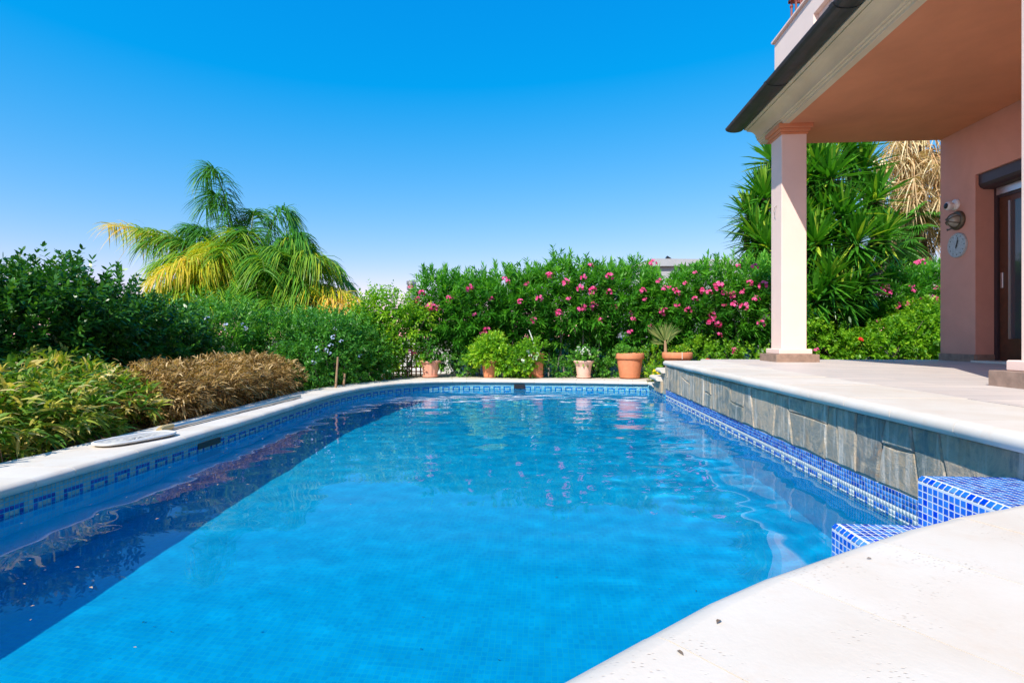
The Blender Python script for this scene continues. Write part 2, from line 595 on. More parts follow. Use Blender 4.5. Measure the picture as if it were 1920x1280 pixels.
M['glass'] = plain('door_glass', (0.06, 0.06, 0.07), 0.05, 0, 0.05, 3, 0.8)
M['alu'] = plain('aluminium', (0.55, 0.55, 0.56), 0.35, 0.9, 0.08, 10)
M['steel'] = plain('steel_flue', (0.50, 0.50, 0.50), 0.4, 0.8, 0.15, 20)
M['black'] = plain('black_plastic', (0.012, 0.012, 0.014), 0.35)
M['white'] = plain('white_plastic', (0.78, 0.77, 0.74), 0.4, 0, 0.04)
M['white_wall'] = render_wall('white_render', (0.80, 0.79, 0.76), 0.06)
M['bronze'] = plain('bronze', (0.13, 0.11, 0.075), 0.45, 0.6, 0.3, 25)
M['lamp_glass'] = plain('ribbed_glass', (0.34, 0.33, 0.26), 0.15, 0, 0.15, 30, 0.6)
M['dial'] = plain('weathered_dial', (0.42, 0.47, 0.47), 0.6, 0, 0.3, 40)
M['iron'] = plain('painted_iron', (0.22, 0.045, 0.03), 0.55, 0, 0.2, 20)
M['grey_wall'] = render_wall('grey_far_wall', (0.42, 0.42, 0.43), 0.06)
M['roof_tile'] = plain('roof_tile', (0.30, 0.15, 0.10), 0.8, 0, 0.2, 10)
M['net'] = plain('net_mesh', (0.50, 0.48, 0.44), 0.7, 0, 0.15, 60)
M['pole_y'] = plain('yellowed_plastic', (0.62, 0.44, 0.18), 0.5)
M['red'] = plain('red_plastic', (0.55, 0.06, 0.02), 0.5)
M['straw_stalk'] = plain('straw_stalk', (0.55, 0.33, 0.15), .7)
M['lemon'] = plain('lemon_skin', (0.80, 0.50, 0.02), 0.45, 0, 0.08, 30)
M['blue_tile'] = objrand('blue_glass_tile', [(0.0, (0.012, 0.10, 0.60)), (0.22, (0.02, 0.17, 0.70)), (0.5, (0.035, 0.22, 0.74)), (0.72, (0.10, 0.30, 0.76)), (0.9, (0.0, 0.045, 0.62))])
M['grout'] = plain('white_grout', (0.74, 0.76, 0.80), 0.8, 0, 0.05, 30)
M['band_left'] = tinted('band_tile_painted_shade', [(0.0, (0.0, 0.03, 0.28)), (0.3, (0.0, 0.08, 0.42)), (0.6, (0.02, 0.16, 0.5)), (0.7, (0.17, 0.36, 0.37)), (1.0, (0.26, 0.44, 0.44))])  # darker teal copy of band_tile, shade under the coping painted into the colour
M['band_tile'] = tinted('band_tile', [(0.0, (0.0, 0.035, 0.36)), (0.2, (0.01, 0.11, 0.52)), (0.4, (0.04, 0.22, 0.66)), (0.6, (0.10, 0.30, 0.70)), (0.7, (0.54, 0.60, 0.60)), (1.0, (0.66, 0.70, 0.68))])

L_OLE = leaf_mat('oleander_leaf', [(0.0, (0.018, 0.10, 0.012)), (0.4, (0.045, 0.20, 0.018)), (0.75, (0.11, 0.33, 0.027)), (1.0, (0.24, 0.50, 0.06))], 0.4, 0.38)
L_DARK = leaf_mat('dark_glossy_leaf', [(0.0, (0.014, 0.065, 0.012)), (0.5, (0.032, 0.13, 0.016)), (0.85, (0.075, 0.21, 0.022)), (1.0, (0.15, 0.30, 0.035))], 0.36, 0.28)
L_MID = leaf_mat('mid_green_leaf', [(0.0, (0.025, 0.12, 0.014)), (0.5, (0.075, 0.25, 0.024)), (1.0, (0.20, 0.42, 0.055))], 0.42, 0.3)
L_LIME = leaf_mat('lime_leaf', [(0.0, (0.055, 0.19, 0.012)), (0.5, (0.17, 0.36, 0.018)), (1.0, (0.40, 0.52, 0.03))], 0.45, 0.38)
L_BAM = leaf_mat('bamboo_leaf', [(0.0, (0.05, 0.15, 0.012)), (0.35, (0.13, 0.25, 0.02)), (0.6, (0.30, 0.33, 0.04)), (0.8, (0.55, 0.42, 0.11)), (1.0, (0.72, 0.54, 0.26))], 0.5, 0.3)
L_DRY = leaf_mat('dry_bamboo_leaf', [(0.0, (0.13, 0.075, 0.022)), (0.4, (0.28, 0.17, 0.055)), (0.7, (0.44, 0.29, 0.12)), (1.0, (0.66, 0.48, 0.25))], 0.6, 0.22, 0.25)
L_PALM = leaf_mat('palm_leaflet', [(0.0, (0.03, 0.13, 0.014)), (0.35, (0.07, 0.24, 0.018)), (0.6, (0.25, 0.36, 0.02)), (0.82, (0.58, 0.44, 0.02)), (1.0, (0.72, 0.40, 0.10))], 0.4, 0.3)
L_YUC = leaf_mat('yucca_leaf', [(0.0, (0.014, 0.065, 0.010)), (0.5, (0.038, 0.165, 0.014)), (0.85, (0.085, 0.27, 0.02)), (1.0, (0.40, 0.50, 0.05))], 0.34, 0.25)
L_STRAW = leaf_mat('dead_palm_frond', [(0.0, (0.10, 0.055, 0.025)), (0.4, (0.30, 0.20, 0.10)), (0.75, (0.56, 0.42, 0.24)), (1.0, (0.70, 0.58, 0.38))], 0.7, 0.2, 0.2)
F_PINK = leaf_mat('pink_petal', [(0.0, (0.45, 0.02, 0.12)), (0.5, (0.72, 0.06, 0.24)), (1.0, (0.85, 0.22, 0.42))], 0.6, 0.35, 0.2)
F_WHITE = leaf_mat('white_petal', [(0.0, (0.70, 0.68, 0.62)), (1.0, (0.85, 0.84, 0.80))], 0.6, 0.3, 0.2)
F_BLUE = leaf_mat('pale_blue_petal', [(0.0, (0.30, 0.36, 0.66)), (1.0, (0.48, 0.53, 0.74))], 0.6, 0.3, 0.2)
F_RED = leaf_mat('red_petal', [(0.0, (0.6, 0.01, 0.01)), (1.0, (0.8, 0.05, 0.03))], 0.6, 0.3, 0.2)

# ------------------------------------------------------------------ pool plan
def smooth_line(pts, step=0.08):
    pts = [Vector(p) for p in pts]
    out = []
    n = len(pts)
    for i in range(n - 1):
        p0 = pts[max(i - 1, 0)]; p1 = pts[i]; p2 = pts[i + 1]; p3 = pts[min(i + 2, n - 1)]
        k = max(1, int((p2 - p1).length / step))
        for j in range(k):
            t = j / k
            out.append(0.5 * ((2 * p1) + (p2 - p0) * t + (2 * p0 - 5 * p1 + 4 * p2 - p3) * t * t + (3 * p1 - p0 - 3 * p2 + p3) * t ** 3))
    out.append(pts[-1])
    return out


# pool wall line (pool on the right-hand side when walking it)
LEFT_FAR = smooth_line([(-2.20, -1.7), (-2.25, -1.0), (-2.26, 1.0), (-2.27, 2.1), (-2.29, 3.0), (-2.33, 4.0), (-2.40, 5.0), (-2.44, 5.7), (-2.42, 6.2), (-2.35, 6.65), (-2.22, 7.06), (-2.0, 7.43), (-1.66, 7.70), (-1.2, 7.82), (-0.5, 7.83), (0.4, 7.77), (1.39, 7.63)])  # points in view computed offline from image pixels, deck lip likewise
RETURN = [Vector((1.42, 7.60)), Vector((1.43, 7.1)), Vector((1.45, 6.74))]
WALL_R = [Vector((1.45, 6.70)), Vector((1.45, 1.20))]
DECK_LIP = smooth_line([(1.45, 1.17), (1.15, 1.10), (0.824, 0.985), (0.766, 0.954), (0.57, 0.863), (0.389, 0.748), (0.208, 0.626), (0.052, 0.489), (-0.012, 0.432), (-0.2, 0.25), (-0.45, -0.05), (-0.65, -0.4), (-0.75, -0.9), (-0.8, -1.6)], 0.05)


def offset(line, d):
    """shift to the left-hand side (away from the pool) by d"""
    out = []
    for i, p in enumerate(line):
        a = line[max(i - 1, 0)]; b = line[min(i + 1, len(line) - 1)]
        t = (b - a).normalized()
        out.append(p + Vector((-t.y, t.x)) * d)
    return out


DECK_WALL = offset(DECK_LIP, 0.045)
NEAR_END = [Vector((-1.05, -2.05)), Vector((-1.5, -2.25)), Vector((-1.95, -2.1))]
OUT = LEFT_FAR + RETURN + WALL_R + DECK_WALL + NEAR_END          # closed outline
FLOOR_Z = -1.8

# ------------------------------------------------------------------ the setting
def ring_fill(name, outer, inner, z, m, kind='structure'):
    """flat sheet between an outer polygon and the pool outline, by triangulation"""
    import bmesh
    from mathutils.geometry import delaunay_2d_cdt
    vs = [Vector((p[0], p[1])) for p in outer] + [Vector((p.x, p.y)) for p in inner]
    no, ni = len(outer), len(inner)
    edges = [(i, (i + 1) % no) for i in range(no)] + [(no + i, no + (i + 1) % ni) for i in range(ni)]
    res = delaunay_2d_cdt(vs, edges, [], 0, 1e-6)
    V, F = res[0], res[2]
    poly = [(p.x, p.y) for p in inner]

    def inside(x, y):
        c = False
        j = len(poly) - 1
        for i in range(len(poly)):
            xi, yi = poly[i]; xj, yj = poly[j]
            if (yi > y) != (yj > y) and x < (xj - xi) * (y - yi) / (yj - yi) + xi: c = not c
            j = i
        return c
    fs = [f for f in F if not inside(sum(V[i].x for i in f) / 3, sum(V[i].y for i in f) / 3)]
    me = bpy.data.meshes.new(name)
    me.from_pydata([(v.x, v.y, z) for v in V], [], fs)
    me.update()
    o = link(name, me, m)
    o['kind'] = kind
    return o


ground_hole = offset(OUT, 0.02)
ring_fill('ground', [(-900, -900), (900, -900), (900, 1500), (-900, 1500)], ground_hole, 0.06, M['soil'])

# pool shell: walls and floor with metre UVs
def pool_shell():
    import bmesh
    n = len(OUT)
    s = 0.0
    V, F, UV = [], [], []
    acc = [0.0]
    for i in range(n):
        acc.append(acc[-1] + (OUT[(i + 1) % n] - OUT[i]).length)
    for i in range(n):
        a, b = OUT[i], OUT[(i + 1) % n]
        k = len(V)
        V += [(a.x, a.y, FLOOR_Z), (b.x, b.y, FLOOR_Z), (b.x, b.y, 0.085), (a.x, a.y, 0.085)]
        F.append((k, k + 1, k + 2, k + 3))
        UV += [(acc[i], FLOOR_Z), (acc[i + 1], FLOOR_Z), (acc[i + 1], 0.085), (acc[i], 0.085)]
    me = bpy.data.meshes.new('pool_wall'); me.from_pydata(V, [], F)
    ul = me.uv_layers.new(name='UVMap')
    ul.data.foreach_set('uv', [c for uv in UV for c in uv])
    me.update()
    w = link('pool_wall', me, M['mosaic']); w['kind'] = 'structure'
    w.cycles.is_caustics_receiver = True
    me = bpy.data.meshes.new('pool_floor')
    prof = [(-3.0, -0.82), (5.0, -0.87), (7.2, -1.25), (8.4, -1.27)]
    V = [(x, y, z) for y, z in prof for x in (-3.0, 2.2)]
    me.from_pydata(V, [], [(2 * k, 2 * k + 1, 2 * k + 3, 2 * k + 2) for k in range(3)])
    ul = me.uv_layers.new(name='UVMap')
    for lp in me.loops:
        v = me.vertices[lp.vertex_index].co
        ul.data[lp.index].uv = (v.x + 3, v.y + 3)
    f = link('pool_floor', me, M['mosaic']); f['kind'] = 'structure'
    f.cycles.is_caustics_receiver = True
    return w, f


pool_wall, pool_floor = pool_shell()


def water_sheet():
    """rippled surface, clipped to just beyond the pool walls"""
    h = 0.03
    xs = np.arange(-2.56, 1.56, h); ys = np.arange(-2.4, 7.98, h)
    X, Y = np.meshgrid(xs, ys)
    Z = np.zeros_like(X)
    r = np.random.default_rng(3)
    for k in range(70):
        lam = 10 ** r.uniform(-0.95, 0.1)
        an = r.normal(1.75, 0.75)
        a = 0.00046 * lam ** 0.9 * r.uniform(0.4, 1.2)
        Z += a * np.sin(2 * math.pi / lam * (X * math.cos(an) + Y * math.sin(an)) + r.uniform(0, 6.28))
    # livelier water towards the far and right side (return jet), calm near the left wall
    amp = 0.5 + 1.1 * np.exp(-(((X - 1.1) / 0.9) ** 2 + ((Y - 3.6) / 1.8) ** 2)) + 0.9 / (1 + np.exp(-(Y - 4.2) * 1.5))
    Z *= amp
    ny, nx = X.shape
    idx = np.arange(nx * ny).reshape(ny, nx)
    Q = np.stack([idx[:-1, :-1], idx[:-1, 1:], idx[1:, 1:], idx[1:, :-1]], -1).reshape(-1, 4)
    V = np.stack([X, Y, Z + WATER], -1).reshape(-1, 3)
    nq = len(Q)
    o = np_mesh('water', [(V, Q, None, np.zeros(len(V)), 0)], M['water'])
    sm = np.zeros(len(Q), bool); sm[:nq] = True
    o.data.polygons.foreach_set('use_smooth', sm)
    o['kind'] = 'structure'
    o.cycles.is_caustics_caster = True
    return o


water_sheet()

# paved strip behind the far coping where the pots stand
pv = MB(); pv.box(-2.35, 2.9, 7.95, 8.62, 0.07, COPE - 0.006)
pv.build('path', M['path'])['kind'] = 'structure'

# terrace body and paving
tb = MB()
tb.prism([(1.95, -4.5), (9.5, -4.5), (9.5, 7.32), (2.05, 7.32), (1.95, 7.0)], 'Z', 0.05, TERR - 0.004)
terrace = tb.build('terrace', M['terrace']); terrace['kind'] = 'structure'
tb = MB()
core = [Vector((1.475, 6.68)), Vector((1.475, 1.15))] + offset(DECK_LIP[2:], 0.05) + [Vector((-0.9, -4.5)), Vector((1.949, -4.5)), Vector((1.949, 6.68))]
tb.prism([(p.x, p.y) for p in core], 'Z', -0.6, TERR - 0.062)
tb.build('terrace_core', M['mortar'])['kind'] = 'structure'

# ------------------------------------------------------------------ coping stones
def nose_profile(w, th):
    return [(0.03, -th), (0.012, -th + 0.006), (0.0, -th * 0.62), (0.001, -th * 0.36), (0.008, -0.010), (0.022, -0.002), (0.034, 0.0), (w, 0.0), (w, -th)]


def coping(parent, lip, w, top, th, pitch, name='coping_stone', gap=0.0025, wfun=None):
    L = [0.0]
    for a, b in zip(lip, lip[1:]): L.append(L[-1] + (b - a).length)

    def at(s):
        s = min(max(s, 0), L[-1])
        for i in range(len(L) - 1):
            if s <= L[i + 1] + 1e-9:
                t = (s - L[i]) / max(L[i + 1] - L[i], 1e-9)
                p = lip[i].lerp(lip[i + 1], t)
                a = lip[max(i - 1, 0)]; b = lip[min(i + 2, len(lip) - 1)]
                d = (b - a).normalized()
                return p, Vector((-d.y, d.x))
    n = max(1, round(L[-1] / pitch))
    for i in range(n):
        s0, s1 = L[-1] * i / n + gap / 2, L[-1] * (i + 1) / n - gap / 2
        mb = MB()
        dz = rnd.uniform(-0.0012, 0.0012)
        cuts = [s0, (s0 + s1) / 2, s1]
        rings = []
        ww = wfun(s0 / L[-1]) if wfun else w
        pr = nose_profile(ww, th)
        for s in cuts:
            p, nn = at(s)
            rings.append([(p.x + nn.x * o, p.y + nn.y * o, top + z + dz) for o, z in pr])
        m = len(pr)
        b = len(mb.v)
        for r_ in rings: mb.v += r_
        for k in range(len(rings) - 1):
            for j in range(m):
                jj = (j + 1) % m
                mb.sm = j < 6
                mb.face((b + k * m + j, b + (k + 1) * m + j, b + (k + 1) * m + jj, b + k * m + jj))
        mb.sm = False
        for r_ in (rings[0][::-1], rings[-1]): mb.add(r_, [tuple(range(m))])
        mb.build(name, M['trav'], parent, False)


pc = thing('pool_coping', 'pale travertine bullnose coping around the curved side and far end of the pool', 'pool coping', (-2.2, 3, COPE))
lipL = [p for p in offset(LEFT_FAR, -0.045) if p.y > 0.3]
coping(pc, lipL, 0.44, COPE, 0.052, 0.2)
coping(pc, [Vector((1.375, 7.56)), Vector((1.395, 7.30))], 0.42, COPE + 0.001, 0.052, 0.2)
tc = thing('terrace_coping', 'long straight white bullnose coping along the raised terrace edge', 'terrace coping', (1.4, 4, TERR))
coping(tc, [Vector((1.422, 6.74)), Vector((1.365, 1.22))], 0.47, TERR, 0.062, 0.34, wfun=lambda t: 0.68 - 0.19 * t)
dc = thing('deck_coping', 'broad sunlit travertine slab with pitted surface curving round the pool steps in front', 'deck coping', (0.5, 0.3, TERR))
coping(dc, DECK_LIP, 0.80, TERR + 0.001, 0.055, 0.22)
md = MB(); 
md.prism([(p.x, p.y) for p in (offset(DECK_LIP[3:], 0.70) + [Vector((-1.3, -4.5)), Vector((1.948, -4.5)), Vector((1.948, 1.2)), Vector((1.5, 1.0))])], 'Z', TERR - 0.055, TERR - 0.005)
md.build('deck_slab', M['trav'], dc)

# corner steps climbing from the far coping to the terrace
cs = thing('corner_steps', 'short white bullnose steps climbing to the terrace at the far pool corner', 'steps', (1.6, 6.95, COPE))
for (y0, y1, top, lx) in ((6.72, 7.02, 0.372, 1.385), (6.86, 7.28, 0.262, 1.355)):
    mb = MB()
    pr = [(lx + o, top + z) for o, z in nose_profile(0.62, 0.055)]
    mb.prism(pr, 'Y', y0, y1)
    mb.build('tread', M['trav'], cs)
    mb = MB(); mb.box(lx + 0.06, lx + 0.6, y0 - 0.02, y1 - 0.03, 0.06, top - 0.056); mb.build('riser', M['slate'], cs)

# ------------------------------------------------------------------ tiled waterline band (real tiles, too small to pick apart one by one)
KEY = ["1111100", "1000100", "1011101"]


def tile_band(name, parent, line, z_top, rows, proud=0.0008, mat='band_tile'):
    """line walked with pool on its right; rows: list of kinds 'b' blue, 'w' white, 0-2 key rows"""
    L = [0.0]
    for a, b in zip(line, line[1:]): L.append(L[-1] + (b - a).length)
    n = int(L[-1] / TILE)
    Ls = np.array(L); px = np.array([[p.x, p.y] for p in line])
    s = (np.arange(n) + 0.5) * TILE
    cx = np.interp(s, Ls, px[:, 0]); cy = np.interp(s, Ls, px[:, 1])
    dx = np.interp(np.clip(s + TILE / 2, 0, L[-1]), Ls, px[:, 0]) - np.interp(s - TILE / 2, Ls, px[:, 0])
    dy = np.interp(np.clip(s + TILE / 2, 0, L[-1]), Ls, px[:, 1]) - np.interp(s - TILE / 2, Ls, px[:, 1])
    t = nrm(np.stack([dx, dy], 1)); nn = np.stack([t[:, 1], -t[:, 0]], 1)      # towards the pool
    h = TILE * 0.5 * 0.84
    parts = []
    for r_, kind in enumerate(rows):
        zc = z_top - (r_ + 0.5) * TILE
        if kind == 'b': ti = rng.random(n) * 0.6
        elif kind == 'w': ti = 0.75 + rng.random(n) * 0.25
        else:
            pat = np.array([int(c) for c in KEY[kind]])
            on = pat[np.arange(n) % 7]
            ti = np.where(on > 0, rng.random(n) * 0.45, 0.78 + rng.random(n) * 0.2)
        c = np.stack([cx, cy, np.full(n, zc)], 1)
        T3 = np.concatenate([t, np.zeros((n, 1))], 1); N3 = np.concatenate([nn, np.zeros((n, 1))], 1); U3 = np.array([0, 0, 1.0])
        tilt = rng.normal(0, 0.0001, (n, 1))
        vs = []
        for (a, b, o, e) in ((-1, -1, 0, 1), (1, -1, 0, 1), (1, 1, 0, 1), (-1, 1, 0, 1), (-1, -1, 1, .95), (1, -1, 1, .95), (1, 1, 1, .95), (-1, 1, 1, .95)):
            vs.append(c + T3 * (a * h * e) + U3 * (b * h * e) + N3 * (0.0005 + o * (proud + tilt * a)))
        V = np.stack(vs, 1).reshape(-1, 3)
        o = (np.arange(n) * 8)[:, None]
        Q = np.concatenate([o + np.array([q]) for q in ((4, 5, 6, 7), (0, 1, 5, 4), (1, 2, 6, 5), (2, 3, 7, 6), (3, 0, 4, 7))])
        parts.append((V, Q, None, np.repeat(ti, 8), 0))
    ob = np_mesh(name, parts, M[mat], parent)
    ob['kind'] = 'stuff'
    return ob


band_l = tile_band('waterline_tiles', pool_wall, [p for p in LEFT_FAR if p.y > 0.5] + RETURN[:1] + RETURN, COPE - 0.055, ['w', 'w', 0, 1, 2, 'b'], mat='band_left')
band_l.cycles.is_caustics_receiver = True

# skimmer mouth in the far wall, return grille in the left wall
sk = MB(); sk.box(-0.50, -0.345, 7.79, 7.86, 0.012, 0.072); sk.build('skimmer_mouth', M['black'], pool_wall)
sk = MB(); sk.box(-2.36, -2.296, 3.36, 3.60, 0.018, 0.055); sk.build('overflow_slot', M['black'], pool_wall)

# ------------------------------------------------------------------ slate faced retaining wall
sw = thing('retaining_wall', 'slate clad wall streaked with lime between terrace coping and pool tiles', 'stone wall', (1.45, 4, 0.1))
mb = MB(); mb.box(1.452, 1.474, 1.16, 6.70, 0.05, TERR - 0.064); mb.build('mortar_bed', M['mortar'], sw)
wt = tile_band('waterline_tiles', sw, [Vector((1.4485, 6.70)), Vector((1.4485, 1.16))], 0.115, ['b', 'b', 'b', 'w', 0, 1, 2, 'w', 'b'])
wt.cycles.is_caustics_receiver = True
gb = MB(); gb.box(1.449, 1.4525, 1.16, 6.70, -0.09, 0.114); g_ = gb.build('grout_bed', M['grout'], sw); g_.cycles.is_caustics_receiver = True
sr = random.Random(21)
y = 1.18
Z0, Z1 = 0.118, TERR - 0.066
sl_prev = 0.0
bounds = []
while y < 6.69:
    bounds.append((y, y + sr.uniform(-0.07, 0.07)))
    y += sr.choice([sr.uniform(0.10, 0.18), sr.uniform(0.18, 0.34), sr.uniform(0.2, 0.42)])
bounds.append((6.69, 6.69))
bounds[0] = (1.18, 1.18)


def stone(poly):
    c = Vector((sum(p[0] for p in poly) / len(poly), sum(p[1] for p in poly) / len(poly)))
    g = 0.004
    q = []
    n = len(poly)
    for i in range(n):                                  # uneven broken outline
        a = Vector(poly[i]); b = Vector(poly[(i + 1) % n])
        q.append(a)
        if (b - a).length > 0.09: q.append(a.lerp(b, sr.uniform(.4, .6)) + Vector((sr.uniform(-.006, .006), sr.uniform(-.006, .006))))
    def inset(p, d):
        v = c - p
        return p + v.normalized() * min(d * 1.3, v.length * .4)
    dep = sr.uniform(0.010, 0.018)
    mb = MB()
    n = len(q)
    rings = [(g, 1.4522, 0), (g, 1.4522 - dep + 0.006, 0), (g + 0.007, 1.4522 - dep, 1)]
    tilt_y, tilt_z = sr.uniform(-.008, .008), sr.uniform(-.012, .012)
    for d, x, k in rings:
        for p in q:
            w = inset(p, d)
            xx = x + (tilt_y * (w.x - c.x) + tilt_z * (w.y - c.y) + sr.uniform(-.0015, .0015) if k else 0)
            mb.v.append((xx, w.x, min(max(w.y, Z0 + .001), Z1)))
    for k in range(2):
        for i in range(n):
            j = (i + 1) % n
            mb.face((k * n + i, k * n + j, (k + 1) * n + j, (k + 1) * n + i))
    mb.face([2 * n + i for i in range(n)])
    mb.build('stone', M['slate'], sw)


for (a0, a1), (b0, b1) in zip(bounds, bounds[1:]):
    if b0 - a0 > 0.16 and sr.random() < 0.6:
        f = sr.uniform(0.35, 0.65); g2 = f + sr.uniform(-.25, .25)
        zl = Z0 + (Z1 - Z0) * f; zr = Z0 + (Z1 - Z0) * min(max(g2, .22), .8)
        al = a0 + (a1 - a0) * f; br_ = b0 + (b1 - b0) * g2
        stone([(a0, Z0), (b0, Z0), (br_, zr), (al, zl)])
        stone([(al, zl), (br_, zr), (b1, Z1), (a1, Z1)])
    else:
        stone([(a0, Z0), (b0, Z0), (b1, Z1), (a1, Z1)])

# ------------------------------------------------------------------ mosaic steps
ms_ = thing('mosaic_steps', 'blue mosaic steps with white grout rising beside the slate wall', 'pool steps', (1.2, 1.5, 0))
RR = 0.016                                                # rounded nosing


def step_block(x0, x1, y0, y1, top, bottom):
    """grout body plus tile slots on top, left side, far side and nosing"""
    mb = MB()
    a = RR
    k = 0.29 * RR
    prof = [(x0, bottom), (x0, top - a), (x0 + k, top - k), (x0 + a, top), (x1, top), (x1, bottom)]
    mb.prism(prof, 'Y', y0, y1)
    body = mb.build('step_body', M['grout'], ms_)
    body.cycles.is_caustics_receiver = True
    slots = []
    ny = int((y1 - y0) / TILE)
    def ys(i): return y1 - (i + 0.5) * TILE
    for i in range(ny):
        yy = ys(i)
        for j in range(int((x1 - x0 - a) / TILE)):        # tread
            slots.append((Vector((x0 + a + 0.006 + (j + 0.5) * TILE, yy, top)), Vector((0, 0, 1)), Vector((0, 1, 0))))
        slots.append((Vector((x0 + k, yy, top - k)), Vector((-1, 0, 1)).normalized(), Vector((0, 1, 0))))
        for j in range(int((top - a - bottom) / TILE)):
            slots.append((Vector((x0, yy, top - a - 0.004 - (j + 0.5) * TILE)), Vector((-1, 0, 0)), Vector((0, 1, 0))))
    for j in range(int((x1 - x0) / TILE)):                # far side
        for i in range(int((top - bottom) / TILE)):
            slots.append((Vector((x0 + (j + 0.5) * TILE, y1, top - (i + 0.5) * TILE - 0.004)), Vector((0, 1, 0)), Vector((1, 0, 0))))
    return slots


slots = step_block(1.150, 1.4480, 0.95, 1.745, 0.321, -0.12) + step_block(0.890, 1.149, 0.80, 1.742, 0.168, -0.30)
t_me = bpy.data.meshes.new('mosaic_tile')
hh = TILE * 0.5 * 0.80
t_me.from_pydata([(-hh, -hh, 0), (hh, -hh, 0), (hh, hh, 0), (-hh, hh, 0), (-hh * .86, -hh * .86, 0.0009), (hh * .86, -hh * .86, 0.0009), (hh * .86, hh * .86, 0.0009), (-hh * .86, hh * .86, 0.0009)], [],
                 [(4, 5, 6, 7), (0, 1, 5, 4), (1, 2, 6, 5), (2, 3, 7, 6), (3, 0, 4, 7)])
t_me.materials.append(M['blue_tile'])
camp = Vector((0, 0, 0.75))


def size_seen(s):
    p, n, t = s
    d = camp - p
    vis = n.dot(d.normalized())
    # hidden behind the deck edge or facing away
    if vis <= 0 or p.z < 0.02: return -1
    lim = 1.16 + (p.x - 1.2) * 0.35
    if p.y < 1.30 + max(0, 0.30 - p.z) * 1.2: return 0.0
    return vis / d.length_squared


order = sorted(slots, key=size_seen, reverse=True)
off_ms = Vector(ms_.location)
for p, n, t in order[:300]:
    o = bpy.data.objects.new('mosaic_tile', t_me); COL.objects.link(o)
    b = n.cross(t)
    j = Matrix.Rotation(rnd.uniform(-.03, .03), 3, 'Z')
    rot = Matrix((t, b, n)).transposed() if t.cross(b).dot(n) > 0 else Matrix((b, t, n)).transposed()
    o.matrix_world = Matrix.Translation(p + n * 0.0004 - off_ms) @ (rot @ j).to_4x4()
    o.parent = ms_
V, Q, Tn = [], [], []
for i, (p, n, t) in enumerate(order[300:]):
    b = n.cross(t)
    for k, (a, c, o, e) in enumerate(((-1, -1, 0, 1), (1, -1, 0, 1), (1, 1, 0, 1), (-1, 1, 0, 1), (-1, -1, 1, .86), (1, -1, 1, .86), (1, 1, 1, .86), (-1, 1, 1, .86))):
        V.append(p + t * (a * hh * e) + b * (c * hh * e) + n * (0.0004 + o * 0.0009))
    Q += [[8 * i + x for x in q] for q in ((4, 5, 6, 7), (0, 1, 5, 4), (1, 2, 6, 5), (2, 3, 7, 6), (3, 0, 4, 7))]
    Tn += [rnd.random() * 0.62] * 8
rest = np_mesh('mosaic_tiles', [(np.array([tuple(v) for v in V]), np.array(Q), None, np.array(Tn), 0)], M['band_tile'], ms_)
rest['kind'] = 'stuff'
rest.cycles.is_caustics_receiver = True

# ------------------------------------------------------------------ the house
house = thing('house', 'salmon rendered villa with a deep porch on square columns beside the terrace', 'house', (5.2, 4, TERR))
YE = 7.20                                                   # far end of the porch
YN = -4.0
CEIL = 3.29  # porch, wall and door numbers scaled about the camera, columns kept
DY0, DY1 = 5.36, 6.638                                      # door recess
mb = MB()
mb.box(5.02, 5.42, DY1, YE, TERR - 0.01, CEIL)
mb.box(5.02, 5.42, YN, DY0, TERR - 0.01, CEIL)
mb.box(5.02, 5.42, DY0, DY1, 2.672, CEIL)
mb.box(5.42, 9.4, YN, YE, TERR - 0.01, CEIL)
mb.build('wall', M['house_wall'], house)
mb = MB(); mb.box(2.80, 5.1, YN, YE, CEIL - 0.001, CEIL + 0.25); mb.build('porch_ceiling', M['salmon'], house)
# plinth strips
mb = MB(); mb.box(5.005, 5.02, DY1, YE + 0.01, TERR - 0.005, TERR + 0.085); mb.box(5.02, 5.24, DY1 - 0.014, DY1, TERR - 0.005, TERR + 0.085); mb.build('skirting', M['plinth'], house)
# cornice: fillet, cove, fascia
cv = [(2.84, CEIL - 0.004), (2.767, CEIL - 0.004), (2.767, CEIL + 0.02), (2.748, CEIL + 0.024), (2.748, CEIL + 0.044)]
for k in range(9):
    a = k / 8 * math.pi / 2
    cv.append((2.728 - 0.095 * (1 - math.cos(a)), CEIL + 0.048 + 0.115 * math.sin(a)))
cv += [(2.60, CEIL + 0.168), (2.60, CEIL + 0.182), (2.563, CEIL + 0.188), (2.563, CEIL + 0.222), (2.84, CEIL + 0.222)]
mb = MB(); mb.prism(cv, 'Y', YN, YE - 0.003); mb.build('cornice', M['cream'], house)
# gutter: shallow half round, with joint bands
gz = CEIL + 0.208
def gut_prof(e=0.0):
    pts = []
    for k in range(9):
        a = math.pi * k / 8
        pts.append((2.447 - (0.113 + e) * math.cos(a), gz - (0.042 + e) * math.sin(a)))
    return [(2.330 - e, gz + 0.012)] + pts + [(2.558, gz + 0.012 + e)]
mb = MB(); mb.prism(gut_prof(), 'Y', YN, YE + 0.02); mb.build('gutter', M['gutter'], house)
for yy in (5.9, 4.55, 3.0):
    mb = MB(); mb.prism(gut_prof(0.006), 'Y', yy, yy + 0.05); mb.build('gutter_joint', M['gutter'], house)
mb = MB(); mb.prism([(2.37, gz + 0.015), (2.62, gz + 0.015), (2.715, gz + 0.04), (2.715, gz + 0.08)], 'Y', YN, YE); mb.build('roof_edge', M['roof_tile'], house)
